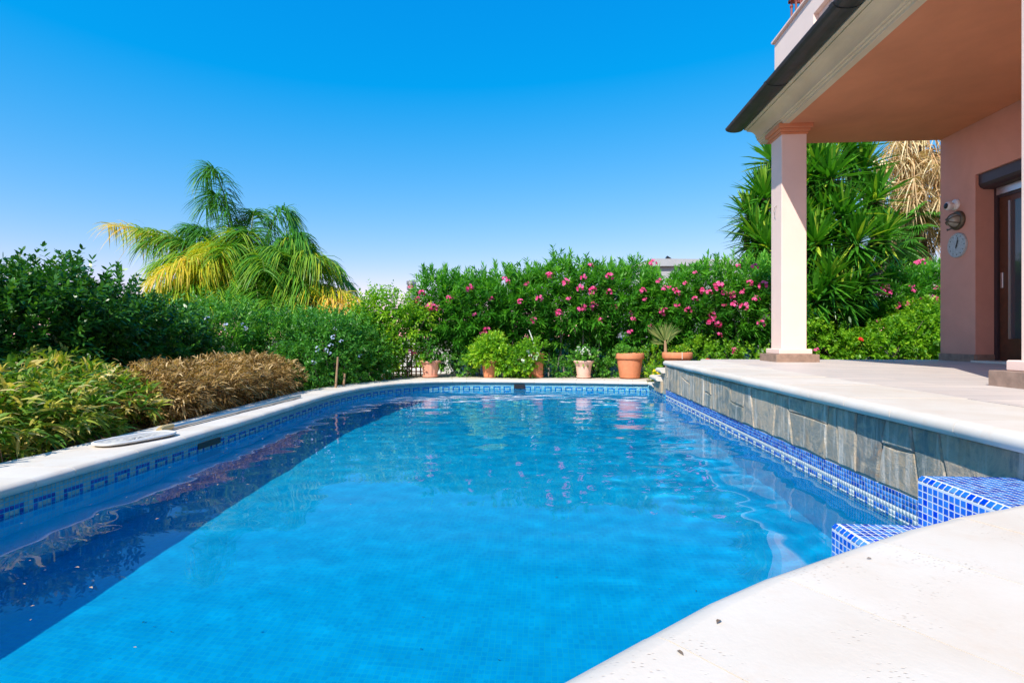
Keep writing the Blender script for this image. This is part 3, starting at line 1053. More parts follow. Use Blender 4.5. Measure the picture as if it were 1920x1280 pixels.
# upper terrace parapet with a sunk panel
PX, PT = 2.71, 4.31
PY = 6.60
mb = MB()
mb.box(PX + 0.05, PX + 0.3, YN, PY - 0.05, CEIL + 0.2, PT - 0.03)
mb.box(PX, PX + 0.05, 5.66, PY, CEIL + 0.2, PT - 0.03)                  # pilaster end
mb.box(PX, PX + 0.05, YN, 5.66, PT - 0.24, PT - 0.03)                   # top rail of the panel
mb.box(PX, PX + 0.05, YN, 5.66, CEIL + 0.2, CEIL + 0.45)
mb.box(PX + 0.05, PX + 0.3, PY - 0.05, PY, CEIL + 0.2, PT - 0.03)
mb.box(PX + 0.3, 9.4, PY - 0.3, PY, CEIL + 0.2, PT - 0.03)
mb.build('parapet', M['parapet'], house)
mb = MB(); mb.bbox(PX - 0.03, PX + 0.33, YN, PY + 0.03, PT - 0.03, PT + 0.005, 0.008); mb.box(PX + 0.33, 9.4, PY - 0.33, PY + 0.03, PT - 0.03, PT + 0.005); mb.build('parapet_coping', M['pale_salmon'], house)
# iron railing on the parapet
rl = MB(); rl.box(PX + 0.1, PX + 0.145, YN, 6.46, PT + 0.36, PT + 0.395); rl.box(PX + 0.1, 6.0, 6.435, 6.47, PT + 0.36, PT + 0.395); rail = rl.build('railing', M['iron'], house)
def baluster(x, y):
    b = MB()
    b.lathe([(0.0, 0.0), (0.014, 0.0), (0.012, 0.10), (0.022, 0.12), (0.022, 0.14), (0.012, 0.16), (0.013, 0.28), (0.020, 0.30), (0.012, 0.32), (0.012, 0.365)], (x, y, PT + 0.005), 8)
    return b.build('baluster', M['iron'], rail)
yy = 6.43
while yy > 3.4:
    baluster(PX + 0.122, yy); yy -= 0.115
xx = PX + 0.24
while xx < 4.4:
    baluster(xx, 6.452); xx += 0.115

# columns
def column(cx0, cx1, cy0, cy1):
    """shaft footprint; all mouldings step out from it"""
    col = MB(); col.bbox(cx0, cx1, cy0, cy1, TERR + 0.145, CEIL - 0.10, 0.006)
    root = col.build('column', M['pale_salmon'], house)
    b = MB(); b.bbox(cx0 - 0.045, cx1 + 0.045, cy0 - 0.045, cy1 + 0.045, TERR + 0.088, TERR + 0.15, 0.006); b.build('column_base', M['pale_salmon'], root)
    b = MB(); b.bbox(cx0 - 0.10, cx1 + 0.10, cy0 - 0.10, cy1 + 0.10, TERR - 0.01, TERR + 0.088, 0.003); b.build('column_plinth', M['plinth'], root)
    for z0, z1, o in ((CEIL - 0.115, CEIL - 0.085, 0.014), (CEIL - 0.085, CEIL - 0.048, 0.032), (CEIL - 0.048, CEIL + 0.004, 0.055)):
        b = MB(); b.bbox(cx0 - o, cx1 + o, cy0 - o, cy1 + o, z0, z1 + 0.002, 0.006); b.build('capital', M['salmon'], root)
    return root


col_far = column(2.775, 3.065, 6.56, 6.86)
col_near = column(2.72, 3.03, 2.95, 3.27)
hk = MB(); hk.tube([(2.775, 6.70, 2.36), (2.752, 6.70, 2.34), (2.742, 6.70, 2.30), (2.755, 6.70, 2.24)], 0.004, 5); hk.build('hook', M['grey_stem'], col_far)

# door in the recess
dx = 5.235
mb = MB(); mb.box(dx, dx + 0.04, DY0 + 0.02, DY0 + 0.06, TERR, 2.49); mb.box(dx - 0.01, dx + 0.04, DY1 - 0.05, DY1 - 0.002, TERR, 2.50); mb.box(dx, dx + 0.04, DY0 + 0.02, DY1 - 0.05, 2.382, 2.49)
door = mb.build('door', M['shutter'], house)
mb = MB(); mb.bbox(dx + 0.012, dx + 0.05, DY0 + 0.06, DY1 - 0.05, TERR + 0.005, 2.382, 0.004); leaf = mb.build('door_leaf', M['wood_dark'], door)
for yy0, yy1 in ((6.28, 6.43), (5.80, 5.95)):
    mb = MB(); mb.box(dx + 0.006, dx + 0.013, yy0, yy1, TERR + 0.27, 2.31); mb.build('glass_strip', M['glass'], door)
    mb = MB(); mb.box(dx + 0.0, dx + 0.012, yy1, yy1 + 0.025, TERR + 0.27, 2.32); mb.box(dx, dx + 0.012, yy0 - 0.025, yy0, TERR + 0.27, 2.32); mb.build('glazing_bead', M['alu'], door)
mb = MB(); mb.bbox(dx - 0.004, dx + 0.012, 6.525, 6.555, 1.33, 1.51, 0.003); mb.build('handle', M['alu'], door)
mb = MB(); mb.prism([(5.052, 2.669), (5.052, 2.555), (5.07, 2.52), (5.11, 2.50), (5.26, 2.50), (5.26, 2.669)], 'Y', DY0 + 0.01, DY1 - 0.004); mb.build('shutter_box', M['shutter'], house)
mb = MB(); mb.box(5.205, 5.232, DY0 + 0.05, DY1 - 0.06, 2.41, 2.495); mb.build('shutter_slat', M['alu'], house)
mb = MB(); mb.box(4.95, 5.24, DY0, DY1 - 0.02, TERR - 0.003, TERR + 0.018); mb.build('threshold', M['trav'], house)

# things fixed on the house wall
cc = thing('security_camera', 'white dome security camera above the bronze wall lamp', 'camera', (5.02, 6.97, 2.39))
mb = MB(); mb.sm = True; mb.lathe([(0.0, 0.03), (0.05, 0.03), (0.066, 0.018), (0.068, 0.0)], (5.02, 6.94, 2.396), 24, 'X'); mb.build('mount', M['white'], cc)
mb = MB(); mb.sm = True; mb.lathe([(0.0, 0.115), (0.028, 0.112), (0.046, 0.098), (0.054, 0.075), (0.048, 0.05), (0.036, 0.03)], (5.02, 6.955, 2.386), 24, 'X'); mb.build('head', M['white'], cc)
mb = MB(); mb.sm = True; mb.lathe([(0.0, 0.121), (0.022, 0.1195), (0.034, 0.110), (0.036, 0.104)], (5.02, 6.955, 2.386), 20, 'X'); mb.build('lens', M['black'], cc)
wl = thing('bulkhead_lamp', 'round bronze bulkhead lamp with cage on the salmon wall', 'wall lamp', (5.02, 6.90, 2.193))
mb = MB(); mb.sm = True; mb.lathe([(0.0, 0.04), (0.085, 0.04), (0.108, 0.034), (0.116, 0.02), (0.116, 0.0)], (5.02, 6.90, 2.193), 32, 'X'); mb.build('back_plate', M['bronze'], wl)
mb = MB(); mb.sm = True; mb.lathe([(0.0, 0.125), (0.03, 0.122), (0.058, 0.106), (0.075, 0.08), (0.08, 0.04)], (5.02, 6.90, 2.193), 28, 'X'); mb.build('glass_dome', M['lamp_glass'], wl)
for an in (0, math.pi / 3, 2 * math.pi / 3):
    pts = []
    for k in range(11):
        a = -math.pi / 2 + math.pi * k / 10
        r_ = 0.088 * math.sin(a); d_ = 0.036 + 0.098 * math.cos(a)
        pts.append((5.02 - d_, 6.90 + r_ * math.cos(an + .5), 2.193 + r_ * math.sin(an + .5)))
    mb = MB(); mb.tube(pts, 0.006, 6); mb.build('cage_bar', M['bronze'], wl)
mb = MB(); mb.tube([(4.99, 6.97, 2.11), (4.97, 7.012, 2.095), (4.975, 7.02, 2.11)], 0.009, 6); mb.build('clamp', M['bronze'], wl)
ck = thing('wall_clock', 'weathered pale round clock below the bronze lamp', 'clock', (5.02, 6.90, 1.889))
mb = MB(); mb.sm = True; mb.lathe([(0.150, 0.0), (0.150, 0.018), (0.144, 0.026), (0.136, 0.026), (0.133, 0.020)], (5.02, 6.90, 1.889), 40, 'X'); mb.build('rim', M['dial'], ck)
mb = MB(); mb.lathe([(0.0, 0.0195), (0.137, 0.0195), (0.137, 0.0)], (5.02, 6.90, 1.889), 40, 'X'); mb.build('dial', M['dial'], ck)
for L_, w_, an in ((0.10, 0.007, 1.75), (0.065, 0.010, 2.0), (0.04, 0.014, -1.2)):
    d = Vector((0, math.cos(an), math.sin(an))); s = Vector((0, -d.z, d.y)) * w_
    c = Vector((5.02 - 0.0225, 6.90, 1.889))
    mb = MB(); mb.add([c - s, c + s, c + d * L_ + s * .4, c + d * L_ - s * .4, c - s + Vector((-.002, 0, 0)), c + s + Vector((-.002, 0, 0)), c + d * L_ + s * .4 + Vector((-.002, 0, 0)), c + d * L_ - s * .4 + Vector((-.002, 0, 0))],
                      [(0, 1, 2, 3), (4, 5, 6, 7), (0, 1, 5, 4), (1, 2, 6, 5), (2, 3, 7, 6), (3, 0, 4, 7)]); mb.build('hand', M['black'], ck)
for k in range(12):
    a = k * math.pi / 6
    mb = MB(); yy, zz = 6.90 + 0.115 * math.cos(a), 1.889 + 0.115 * math.sin(a); mb.box(5.02 - 0.0215, 5.02 - 0.0197, yy - .005, yy + .005, zz - .006, zz + .006); mb.build('hour_mark', M['black'], ck)

# ------------------------------------------------------------------ far things
fb = thing('far_building', 'grey flat roofed building rising behind the oleander hedge', 'building', (6.5, 27, 0))
mb = MB(); mb.box(4.0, 10.5, 25, 32, 0.06, 4.05); mb.build('wall', M['grey_wall'], fb)
mb = MB(); mb.prism([(3.85, 4.05), (10.7, 4.05), (10.7, 4.27), (4.75, 4.40), (3.85, 4.10)], 'Y', 24.8, 32.2); mb.build('roof', M['grey_wall'], fb)
mb = MB(); mb.prism([(5.35, 4.36), (5.75, 4.36), (5.70, 4.46), (5.52, 4.58), (5.46, 4.46)], 'Y', 25.2, 25.5); mb.build('roof_vent', M['black'], fb)
for wx in (4.8, 7.0, 9.0):
    mb = MB(); mb.box(wx, wx + 1.0, 24.96, 25.02, 1.5, 2.9); w_ = mb.build('window', M['glass'], fb)
    mb = MB(); mb.box(wx - .06, wx, 24.94, 25.03, 1.45, 2.95); mb.box(wx + 1, wx + 1.06, 24.94, 25.03, 1.45, 2.95); mb.box(wx, wx + 1, 24.94, 25.03, 2.9, 2.95); mb.build('frame', M['white'], w_)
fl = thing('metal_flue', 'steel chimney flue with cap behind the left end of the oleander hedge', 'chimney', (-3.12, 12, 0))
mb = MB(); mb.sm = True; mb.lathe([(0.0, 0.06), (0.07, 0.06), (0.07, 1.86)], (-3.12, 12, 0), 20); mb.build('pipe', M['steel'], fl)
mb = MB(); mb.lathe([(0.07, 1.84), (0.105, 1.86), (0.105, 1.93), (0.09, 1.935), (0.09, 1.97), (0.112, 1.98), (0.112, 2.05), (0.0, 2.07)], (-3.12, 12, 0), 20); mb.build('cap', M['steel'], fl)
ww = thing('garden_wall', 'low white garden wall glimpsed through the hedge stems', 'wall', (-1, 10.3, 0))
mb = MB(); mb.box(-3.4, 3.9, 10.3, 10.5, 0.05, 0.70); mb.build('wall_body', M['white_wall'], ww)
mb = MB(); mb.bbox(-3.43, 3.93, 10.26, 10.54, 0.70, 0.76, 0.012); mb.build('wall_cap', M['white_wall'], ww)
lt = thing('lattice_screen', 'small terracotta lattice screen behind the pink fluted pot', 'lattice', (-2.3, 8.62, 0.1))
for k in range(9):
    mb = MB(); mb.box(-2.55 + k * 0.075, -2.53 + k * 0.075, 8.62, 8.64, 0.08, 0.62); mb.build('lattice_bar', M['terracotta'], lt)
for k in range(7):
    mb = MB(); mb.box(-2.56, -1.93, 8.605, 8.62, 0.12 + k * 0.075, 0.14 + k * 0.075); mb.build('lattice_bar', M['terracotta'], lt)

# ------------------------------------------------------------------ plants
def stems(parent, pts, m, name='stem', r0=0.018, n=6):
    mb = MB()
    for p in pts:
        mb.tube(p, [r0 * (1 - 0.6 * i / (len(p) - 1)) for i in range(len(p))], n, False)
    o = mb.build(name, m, parent, False)
    o['kind'] = 'stuff'
    return o


def stem_path(x, y, z0, x1, y1, z1, k=5, j=0.03):
    return [(x + (x1 - x) * i / k + rnd.uniform(-j, j), y + (y1 - y) * i / k + rnd.uniform(-j, j), z0 + (z1 - z0) * i / k) for i in range(k + 1)]


# oleander flower cluster, shared mesh
def flower_cluster(seed, r=0.05, n=9, pr=0.024):
    r_ = np.random.default_rng(seed)
    c = r_.normal(size=(n, 3)); c = nrm(c) * r * (0.5 + 0.5 * r_.random((n, 1)))
    c[:, 1] -= 0.01
    parts = []
    for i in range(n):
        d0 = nrm((c[i] + np.array([0, -0.03, 0.01]))[None])[0]
        a = nrm(np.cross(d0, [0.3, 0.2, 1])[None])[0]; b = np.cross(d0, a)
        D = np.array([a * math.cos(k * 1.2566) + b * math.sin(k * 1.2566) + d0 * 0.45 for k in range(5)])
        B = np.tile(c[i], (5, 1))
        U = np.tile(d0, (5, 1))
        parts.append(strips(B, D, pr * r_.uniform(.8, 1.2), pr * 0.95, 0.1, np.clip(r_.random(5) * 0.5 + r_.random() * 0.5, 0, 1), [(0, .3), (.6, 1), (.95, .6), (1.1, 0)], U))
    me_o = np_mesh('flower_cluster', parts, F_PINK)
    me = me_o.data
    bpy.data.objects.remove(me_o)
    return me


CL = [flower_cluster(i, *a) for i, a in enumerate([(0.055, 11, 0.026), (0.045, 8, 0.024), (0.06, 13, 0.025), (0.035, 5, 0.022)])]


def put_child(name, me, parent, loc, s=1.0, rz=None):
    o = bpy.data.objects.new(name, me); COL.objects.link(o)
    o.parent = parent
    o.location = Vector(loc) - Vector(parent.location)
    o.scale = (s, s, s)
    o.rotation_euler = (rnd.uniform(-.5, .5), rnd.uniform(-.5, .5), rnd.uniform(-.6, .6) if rz is None else rz)
    return o


def oleander(name, label, x0, x1, y0, y1, top, n, flowers, topfun=None, fs=1.0):
    cx, cy = (x0 + x1) / 2, (y0 + y1) / 2
    t = thing(name, label, 'hedge', (cx, cy, 0.06))
    blobs = []
    w = x1 - x0
    k = int(w / 0.42)
    for i in range(k):
        bx = x0 + (i + 0.5) * w / k
        tp = topfun(bx) if topfun else top
        blobs.append((bx + rnd.uniform(-.08, .08), cy + rnd.uniform(-.08, .08), tp - 0.52 + rnd.uniform(-.08, .06), 0.40, (y1 - y0) / 2 * rnd.uniform(.85, 1.1), 0.50))
        blobs.append((bx + rnd.uniform(-.15, .15), cy + rnd.uniform(-.05, .08), 1.02 + rnd.uniform(-.1, .1), 0.42, (y1 - y0) / 2 * rnd.uniform(.85, 1.1), 0.48))
        if rnd.random() < .7: blobs.append((bx + rnd.uniform(-.2, .2), cy + 0.22, 0.55 + rnd.uniform(-.1, .1), 0.30, (y1 - y0) / 2 * .8, 0.30))
    P, D = blob_points(blobs, n, 0.4, 0.22)
    D[:, 2] += 0.25
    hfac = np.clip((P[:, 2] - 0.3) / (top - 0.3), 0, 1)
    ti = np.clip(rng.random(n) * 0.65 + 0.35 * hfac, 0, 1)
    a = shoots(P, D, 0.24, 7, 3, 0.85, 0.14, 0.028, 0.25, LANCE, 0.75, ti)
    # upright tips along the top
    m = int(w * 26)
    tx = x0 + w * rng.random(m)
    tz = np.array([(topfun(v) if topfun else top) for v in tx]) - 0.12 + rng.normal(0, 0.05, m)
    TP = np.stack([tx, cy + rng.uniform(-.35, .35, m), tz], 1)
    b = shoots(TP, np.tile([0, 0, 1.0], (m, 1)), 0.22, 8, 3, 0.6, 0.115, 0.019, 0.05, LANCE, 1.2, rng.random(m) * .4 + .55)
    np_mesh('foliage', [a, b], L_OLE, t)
    st = []
    for i in range(int(w * 11)):
        sx = x0 + w * rnd.random(); sy = cy + rnd.uniform(-.22, .2)
        st.append(stem_path(sx, sy, 0.05, sx + rnd.uniform(-.2, .2), sy + rnd.uniform(-.15, .1), rnd.uniform(1.0, 1.5), 5, 0.025))
    stems(t, st, M['grey_stem'], 'stem', 0.016)
    for (fx, fz) in flowers:
        put_child('flower_cluster', rnd.choice(CL), t, (fx, y0 + rnd.uniform(-.14, .0), fz), fs * rnd.uniform(0.75, 1.2))
    return t


def px(x, y, Y):
    """photo pixel at depth Y -> world X, Z (places things from image pixels)"""
    th = math.atan(0.068); a = (x - 960) / 1000
    d = (-math.sin(th) + a * math.cos(th), math.cos(th) + a * math.sin(th), -(y - 634) / 1000)
    return d[0] * Y / d[1], 0.75 + d[2] * Y / d[1]


FL1 = [(770, 538), (793, 549), (785, 562), (788, 567), (808, 575), (814, 578), (822, 577), (843, 560), (946, 522), (952, 527), (985, 530), (1012, 560), (1047, 586), (1094, 520), (1088, 540), (1110, 545), (1113, 541), (1108, 497), (1142, 518), (1141, 547), (1095, 575), (1088, 578), (1112, 573),
       (1187, 588), (1186, 598), (1179, 620), (1221, 494), (1233, 525), (1252, 537), (1247, 540), (1270, 548), (1266, 543), (1268, 570), (1243, 583), (912, 618), (904, 622), (1315, 545), (1328, 548), (1320, 572), (1340, 530), (1346, 536), (1358, 548), (1372, 552), (1405, 530), (1355, 570), (1375, 570), (1348, 607), (1347, 627), (1385, 498), (1425, 605), (1375, 657), (1300, 512), (1060, 530), (1065, 560), (1125, 600), (1150, 575), (1205, 545), (1208, 560), (1215, 610), (880, 540), (890, 590), (975, 565), (1000, 600), (1290, 580), (1300, 560), (1335, 590), (1390, 545), (1395, 575), (1415, 560), (1430, 535), (1412, 500), (1330, 600), (1285, 530), (1030, 515), (920, 560)]
FL2 = [(1525, 551), (1640, 550), (1650, 540), (1655, 547), (1672, 547), (1710, 535), (1713, 545), (1690, 570), (1683, 574), (1705, 570), (1730, 560), (1745, 585), (1720, 492), (1728, 490), (1758, 540), (1645, 602), (1690, 595), (1742, 572), (1624, 563), (1665, 535), (1752, 560)]
OY0, OY1 = 8.62, 9.45
oleander('oleander_hedge', 'tall oleander hedge with pink flowers behind the row of clay pots', -2.18, 3.75, OY0, OY1, 1.90, 3900,
         [px(x, y, 8.58) for x, y in FL1], lambda x: 1.86 + 0.10 * math.sin(x * 2.1 + .6) + (-0.22 if x < -1.8 else 0) + 0.06 * math.sin(x * 5.3))
oleander('oleander_hedge', 'pink flowering oleander between the yucca and the house corner', 6.3, 9.2, 11.6, 12.6, 2.25, 2200,
         [px(x, y, 11.5) for x, y in FL2], lambda x: 2.05 + 0.25 * (x - 6.1) / 2.6, 1.3)


def shrub(name, label, cat, blobs, n, mats, leaf=(0.06, 0.024), nodes=5, per=2, spread=0.95, droop=0.2, prof=OVAL, shoot=0.16, up=0.4, base=None, tint=None, group=None, stem_n=6, stem_m=None, stem_r=0.014, extra=None, shell=0.45, zmin=0.1, tipb=0.12, jit=0.25):
    b0 = np.array(blobs)
    c = b0[:, :3].mean(0)
    loc = base or (c[0], c[1], 0.06)
    t = thing(name, label, cat, loc, group)
    P, D = blob_points(blobs, n, shell, zmin)
    parts = [shoots(P, D, shoot, nodes, per, spread, leaf[0], leaf[1], droop, prof, up, tint(P) if tint else None, tipbright=tipb, jitter=jit)]
    if extra: parts += extra
    np_mesh('foliage', parts, mats, t)
    if stem_n:
        st = []
        for i in range(stem_n):
            q = P[rnd.randrange(len(P))]
            bx, by = loc[0] + (q[0] - loc[0]) * .35 + rnd.uniform(-.05, .05), loc[1] + (q[1] - loc[1]) * .35
            st.append(stem_path(bx, by, max(0.05, loc[2] - .02), q[0], q[1], q[2], 5, 0.015))
        stems(t, st, stem_m or M['bark'], 'stem', stem_r)
    return t


# dark glossy hedge along the left
def mk_blobs(path, w, top, step=0.5, zc=0.55):
    out = []
    line = smooth_line(path, step)
    for p in line:
        t_ = top(p.x, p.y) if callable(top) else top
        out.append((p.x + rnd.uniform(-.1, .1), p.y + rnd.uniform(-.1, .1), t_ - 0.45 + rnd.uniform(-.08, .08), w * rnd.uniform(.85, 1.1), w * rnd.uniform(.85, 1.1), 0.45))
        out.append((p.x + rnd.uniform(-.1, .1), p.y + rnd.uniform(-.1, .1), t_ * .5, w * rnd.uniform(.85, 1.1), w * rnd.uniform(.85, 1.1), 0.45))
    return out


dh = shrub('dark_hedge', 'tall dark green glossy hedge on the left behind the bamboo', 'hedge',
           mk_blobs([(-4.6, 2.2), (-4.45, 3.6), (-4.35, 4.6), (-4.35, 5.4)], 0.62, lambda x, y: 1.20 + 0.07 * math.sin(3.1 * y)), 4600, L_DARK, (0.07, 0.024), 6, 3, 0.95, 0.22, OVAL, 0.2, 0.55, None, None, None, 26, M['bark'], 0.02)
# tall whippy tips
m_ = 60
tp = np.stack([rng.normal(-4.5, .25, m_), rng.uniform(2.6, 5.3, m_), rng.uniform(1.08, 1.27, m_)], 1)
STUFF = np_mesh('shoot_tips', [shoots(tp, np.tile([0, 0, 1.], (m_, 1)), 0.2, 7, 3, 0.8, 0.065, 0.022, 0.15, OVAL, 1.0, rng.random(m_) * .4 + .4)], L_DARK, dh)
STUFF['kind'] = 'stuff'

# mixed hedge in the middle: narrow leaved upper, plumbago lower, pale blue flowers
mh = shrub('plumbago_hedge', 'bright green mixed hedge with pale blue flowers below the palm', 'hedge',
           mk_blobs([(-4.6, 5.9), (-4.1, 6.5), (-3.75, 7.1), (-3.35, 7.7), (-2.95, 8.2)], 0.58, lambda x, y: 1.08 + 0.06 * math.sin(4 * y)), 2600, L_MID, (0.085, 0.021), 6, 3, 0.9, 0.2, LANCE, 0.2, 0.6, None, None, None, 20, M['bark'], 0.016)


def sprinkle(parent, pts, me_list, smin=.7, smax=1.2, name='flower_cluster'):
    for p in pts: put_child(name, rnd.choice(me_list), parent, p, rnd.uniform(smin, smax))


def small_flowers(seed, mat, r=0.04, n=7, pr=0.016):
    global F_PINK
    keep = F_PINK
    F_PINK = mat
    me = flower_cluster(seed, r, n, pr)
    F_PINK = keep
    return me


CB = [small_flowers(31, F_BLUE), small_flowers(32, F_BLUE, 0.05, 9)]
CW = [small_flowers(41, F_WHITE, 0.025, 4, 0.018), small_flowers(42, F_WHITE, 0.035, 6, 0.017)]
CR = [small_flowers(51, F_RED, 0.012, 3, 0.03)]
sprinkle(mh, [(*(lambda q: (q[0], Y, q[1]))(px(x, y, Y)),) for x, y, Y in ((297, 578, 6.0), (318, 578, 6.1), (332, 577, 6.2), (390, 600, 6.0), (425, 612, 6.1), (460, 613, 6.3), (592, 606, 7.2), (630, 617, 7.3), (555, 615, 7.0))], CB, .8, 1.2)

# plumbago by the pool edge with stakes
pb = shrub('plumbago_shrub', 'green shrub with pale blue flowers overhanging the coping beside wooden stakes', 'shrub',
           [(-2.95, 6.95, .55, .36, .4, .42), (-2.75, 7.3, .45, .3, .34, .36), (-3.1, 6.5, .38, .28, .34, .30), (-2.62, 7.6, .5, .26, .3, .4), (-3.0, 7.2, .85, .3, .35, .25)], 900, L_MID, (0.055, 0.02), 6, 2, 0.95, 0.2, OVAL, 0.16, 0.4, None, lambda P: rng.random(len(P)) * .7, None, 10)
sprinkle(pb, [(*(lambda q: (q[0], Y, q[1]))(px(x, y, Y)),) for x, y, Y in ((620, 648, 6.5), (612, 655, 6.5), (625, 632, 6.5), (595, 655, 6.4), (640, 640, 6.6), (618, 661, 6.4), (588, 678, 6.3), (675, 668, 7.0))], CB, .5, .8)
for k, (sx, sy, h_, lean) in enumerate(((-2.62, 6.42, 0.42, 0.03), (-2.60, 6.62, 0.20, 0.02))):
    mb = MB(); mb.tube([(sx, sy, 0.10), (sx + lean, sy, 0.10 + h_)], [0.014, 0.012], 7)
    tag(mb.build('wooden_stake', M['wood_stake']), ['taller wooden stake leaning by the plumbago at the pool curve', 'short cut wooden stake beside the taller one at the pool curve'][k], 'stake')
q = px(640, 716, 7.1)
mb = MB(); mb.lathe([(0, 0), (0.022, 0), (0.02, 0.03), (0.028, 0.035), (0.024, 0.07), (0, 0.075)], (q[0], 7.1, 0.10), 12)
tag(mb.build('sprinkler_head', M['red']), 'tiny red sprinkler head at the foot of the shrubs', 'sprinkler')

# lemon shrub at the left end of the oleander
lm = shrub('lemon_tree', 'loose yellow green lemon bush with fruit left of the oleander hedge', 'tree',
           [(-2.75, 8.25, 1.05, .34, .3, .30), (-2.45, 8.3, .85, .34, .3, .34), (-2.5, 8.2, 1.2, .25, .25, .2), (-2.15, 8.45, 1.0, .22, .25, .28), (-2.7, 8.1, .55, .36, .3, .32), (-2.3, 8.3, .5, .28, .28, .28)], 640, L_LIME, (0.07, 0.028), 6, 2, 1.0, 0.25, OVAL, 0.2, 0.5, None, lambda P: rng.random(len(P)), None, 12, M['bark'], 0.012)
m_ = 22
tp = np.stack([rng.uniform(-2.85, -2.1, m_), rng.uniform(8.1, 8.5, m_), rng.uniform(1.15, 1.38, m_)], 1)
STUFF = np_mesh('shoot_tips', [shoots(tp, np.tile([0, 0, 1.], (m_, 1)), 0.26, 7, 2, 0.9, 0.055, 0.022, 0.15, OVAL, 1.3, rng.random(m_) * .5 + .4)], L_LIME, lm)
STUFF['kind'] = 'stuff'
lem = MB(); lem.sm = True; lem.lathe([(0, -.04), (.012, -.036), (.026, -.018), (.03, 0), (.026, .018), (.012, .034), (0, .04)], (0, 0, 0), 12)
lo = lem.build('lemon', M['lemon']); lme = lo.data; bpy.data.objects.remove(lo)
for x, y, Y in ((664, 617, 7.75), (668, 621, 7.75), (700, 640, 7.9), (735, 607, 8.0)):
    q = px(x, y, Y); put_child('lemon', lme, lm, (q[0], Y, q[1]), 1.0)

# bamboo clumps: fans of blades on arching culms
def bamboo(name, label, blobs, n, mat, leaf_l, leaf_w, tintf, per=7, zmin=0.12):
    b0 = np.array(blobs); c = b0[:, :3].mean(0)
    t = thing(name, label, 'bamboo', (c[0], c[1], 0.06))
    P, D = blob_points(blobs, n, 0.5, zmin)
    d = nrm(D * np.array([1, 1, .6]) + np.array([0.10, -0.05, 0.45]) + rng.normal(0, .3, (n, 3)))
    a = nrm(np.cross(d, [0, 0, 1.0]) + rng.normal(0, .15, (n, 3))); b = np.cross(d, a)
    ti = tintf(P)
    B, DD, L, T = [], [], [], []
    for k in range(per):
        an = (k - (per - 1) / 2) / per * 2.6
        s = a * math.sin(an) + b * rng.normal(0, .25, n)[:, None]
        B.append(P + rng.normal(0, .012, (n, 3))); DD.append(d * (0.35 + math.cos(an) * .75) + s + rng.normal(0, .14, (n, 3)))
        L.append(leaf_l * (0.6 + .7 * rng.random(n))); T.append(np.clip(ti + rng.normal(0, .13, n), 0, 1))
    B, DD, L, T = map(np.concatenate, (B, DD, L, T))
    np_mesh('foliage', [strips(B, DD, L, L * leaf_w / leaf_l, 0.42, T, BLADE)], mat, t)
    st = []
    for i in range(60):
        q = P[rnd.randrange(n)]
        st.append(stem_path(q[0] + rnd.uniform(-.08, .05), q[1] + rnd.uniform(-.08, .08), 0.05, q[0], q[1], q[2], 4, 0.01))
    stems(t, st, M['wood_stake'], 'culm', 0.004, 5)
    return t


bl = []
for yy in np.arange(0.9, 3.7, 0.3):
    bl.append((-3.02 - 0.02 * rnd.random() - (0.05 if yy > 3 else 0), yy, 0.25 + rnd.uniform(-.03, .03), .30, .30, .24))
    bl.append((-3.35 + rnd.uniform(-.05, .05), yy + .1, 0.36 + rnd.uniform(-.05, .04), .36, .32, .25))
    bl.append((-3.75, yy + .2, 0.38 + rnd.uniform(-.05, .05), .36, .32, .26))
bamboo('bamboo_clump', 'low yellow green bamboo with straw tipped blades along the left coping', bl, 3300, L_BAM, 0.112, 0.0165,
       lambda P: np.clip(0.12 + 0.75 * rng.random(len(P)) ** 1.3 + 0.25 * (P[:, 2] - .35), 0, 1))
bl = []
for yy in np.arange(3.95, 5.95, 0.28):
    bl.append((-2.99 - 0.06 * (yy - 4), yy, 0.27 + rnd.uniform(-.03, .03), .28, .27, .22))
    bl.append((-3.25 - 0.06 * (yy - 4), yy + .1, 0.345 + rnd.uniform(-.03, .03), .33, .3, .21))
bamboo('dry_bamboo_clump', 'dry brown bamboo clump beside the pool net pole', bl, 3600, L_DRY, 0.088, 0.0092, lambda P: np.clip(rng.random(len(P)) * .85 + .3 * (P[:, 2] - .3), 0, 1), 8)

# ------------------------------------------------------------------ queen palm
def frond(base, az, el, length, droop, ti, n=70, ll=0.62, pw=2.2):
    """returns leaflet strips and the rachis path"""
    d = np.array([math.cos(az) * math.cos(el), math.sin(az) * math.cos(el), math.sin(el)])
    ts = np.linspace(0, 1, 15)
    pth = np.array([base + d * length * t + np.array([0, 0, -1]) * droop * length * t ** pw for t in ts])
    tt = np.linspace(0.13, 0.99, n)
    C = np.stack([np.interp(tt, ts, pth[:, k]) for k in range(3)], 1)
    T = nrm(np.gradient(C, axis=0))
    S = nrm(np.cross(T, [0, 0, 1.0])); U = np.cross(S, T)
    B, D, L, TI = [], [], [], []
    for side in (-1, 1):
        fw = 0.32 + 0.45 * tt[:, None] ** 2
        up = rng.normal(0.22, 0.42, (n, 1))
        dd = S * side + T * fw + U * up + rng.normal(0, .09, (n, 3))
        B.append(C); D.append(dd)
        L.append(ll * (np.sin(np.pi * (0.14 + 0.78 * tt)) ** .5) * rng.uniform(.8, 1.1, n))
        TI.append(np.clip(ti + 0.18 * (tt - .4) + rng.normal(0, .10, n), 0, 1))
    B, D, L, TI = map(np.concatenate, (B, D, L, TI))
    return strips(B, D, L, 0.021, rng.uniform(.5, 1.15, len(B)), TI, [(0, .6), (.25, 1), (.55, .9), (.8, .6), (1, 0)]), [tuple(p) for p in pth]


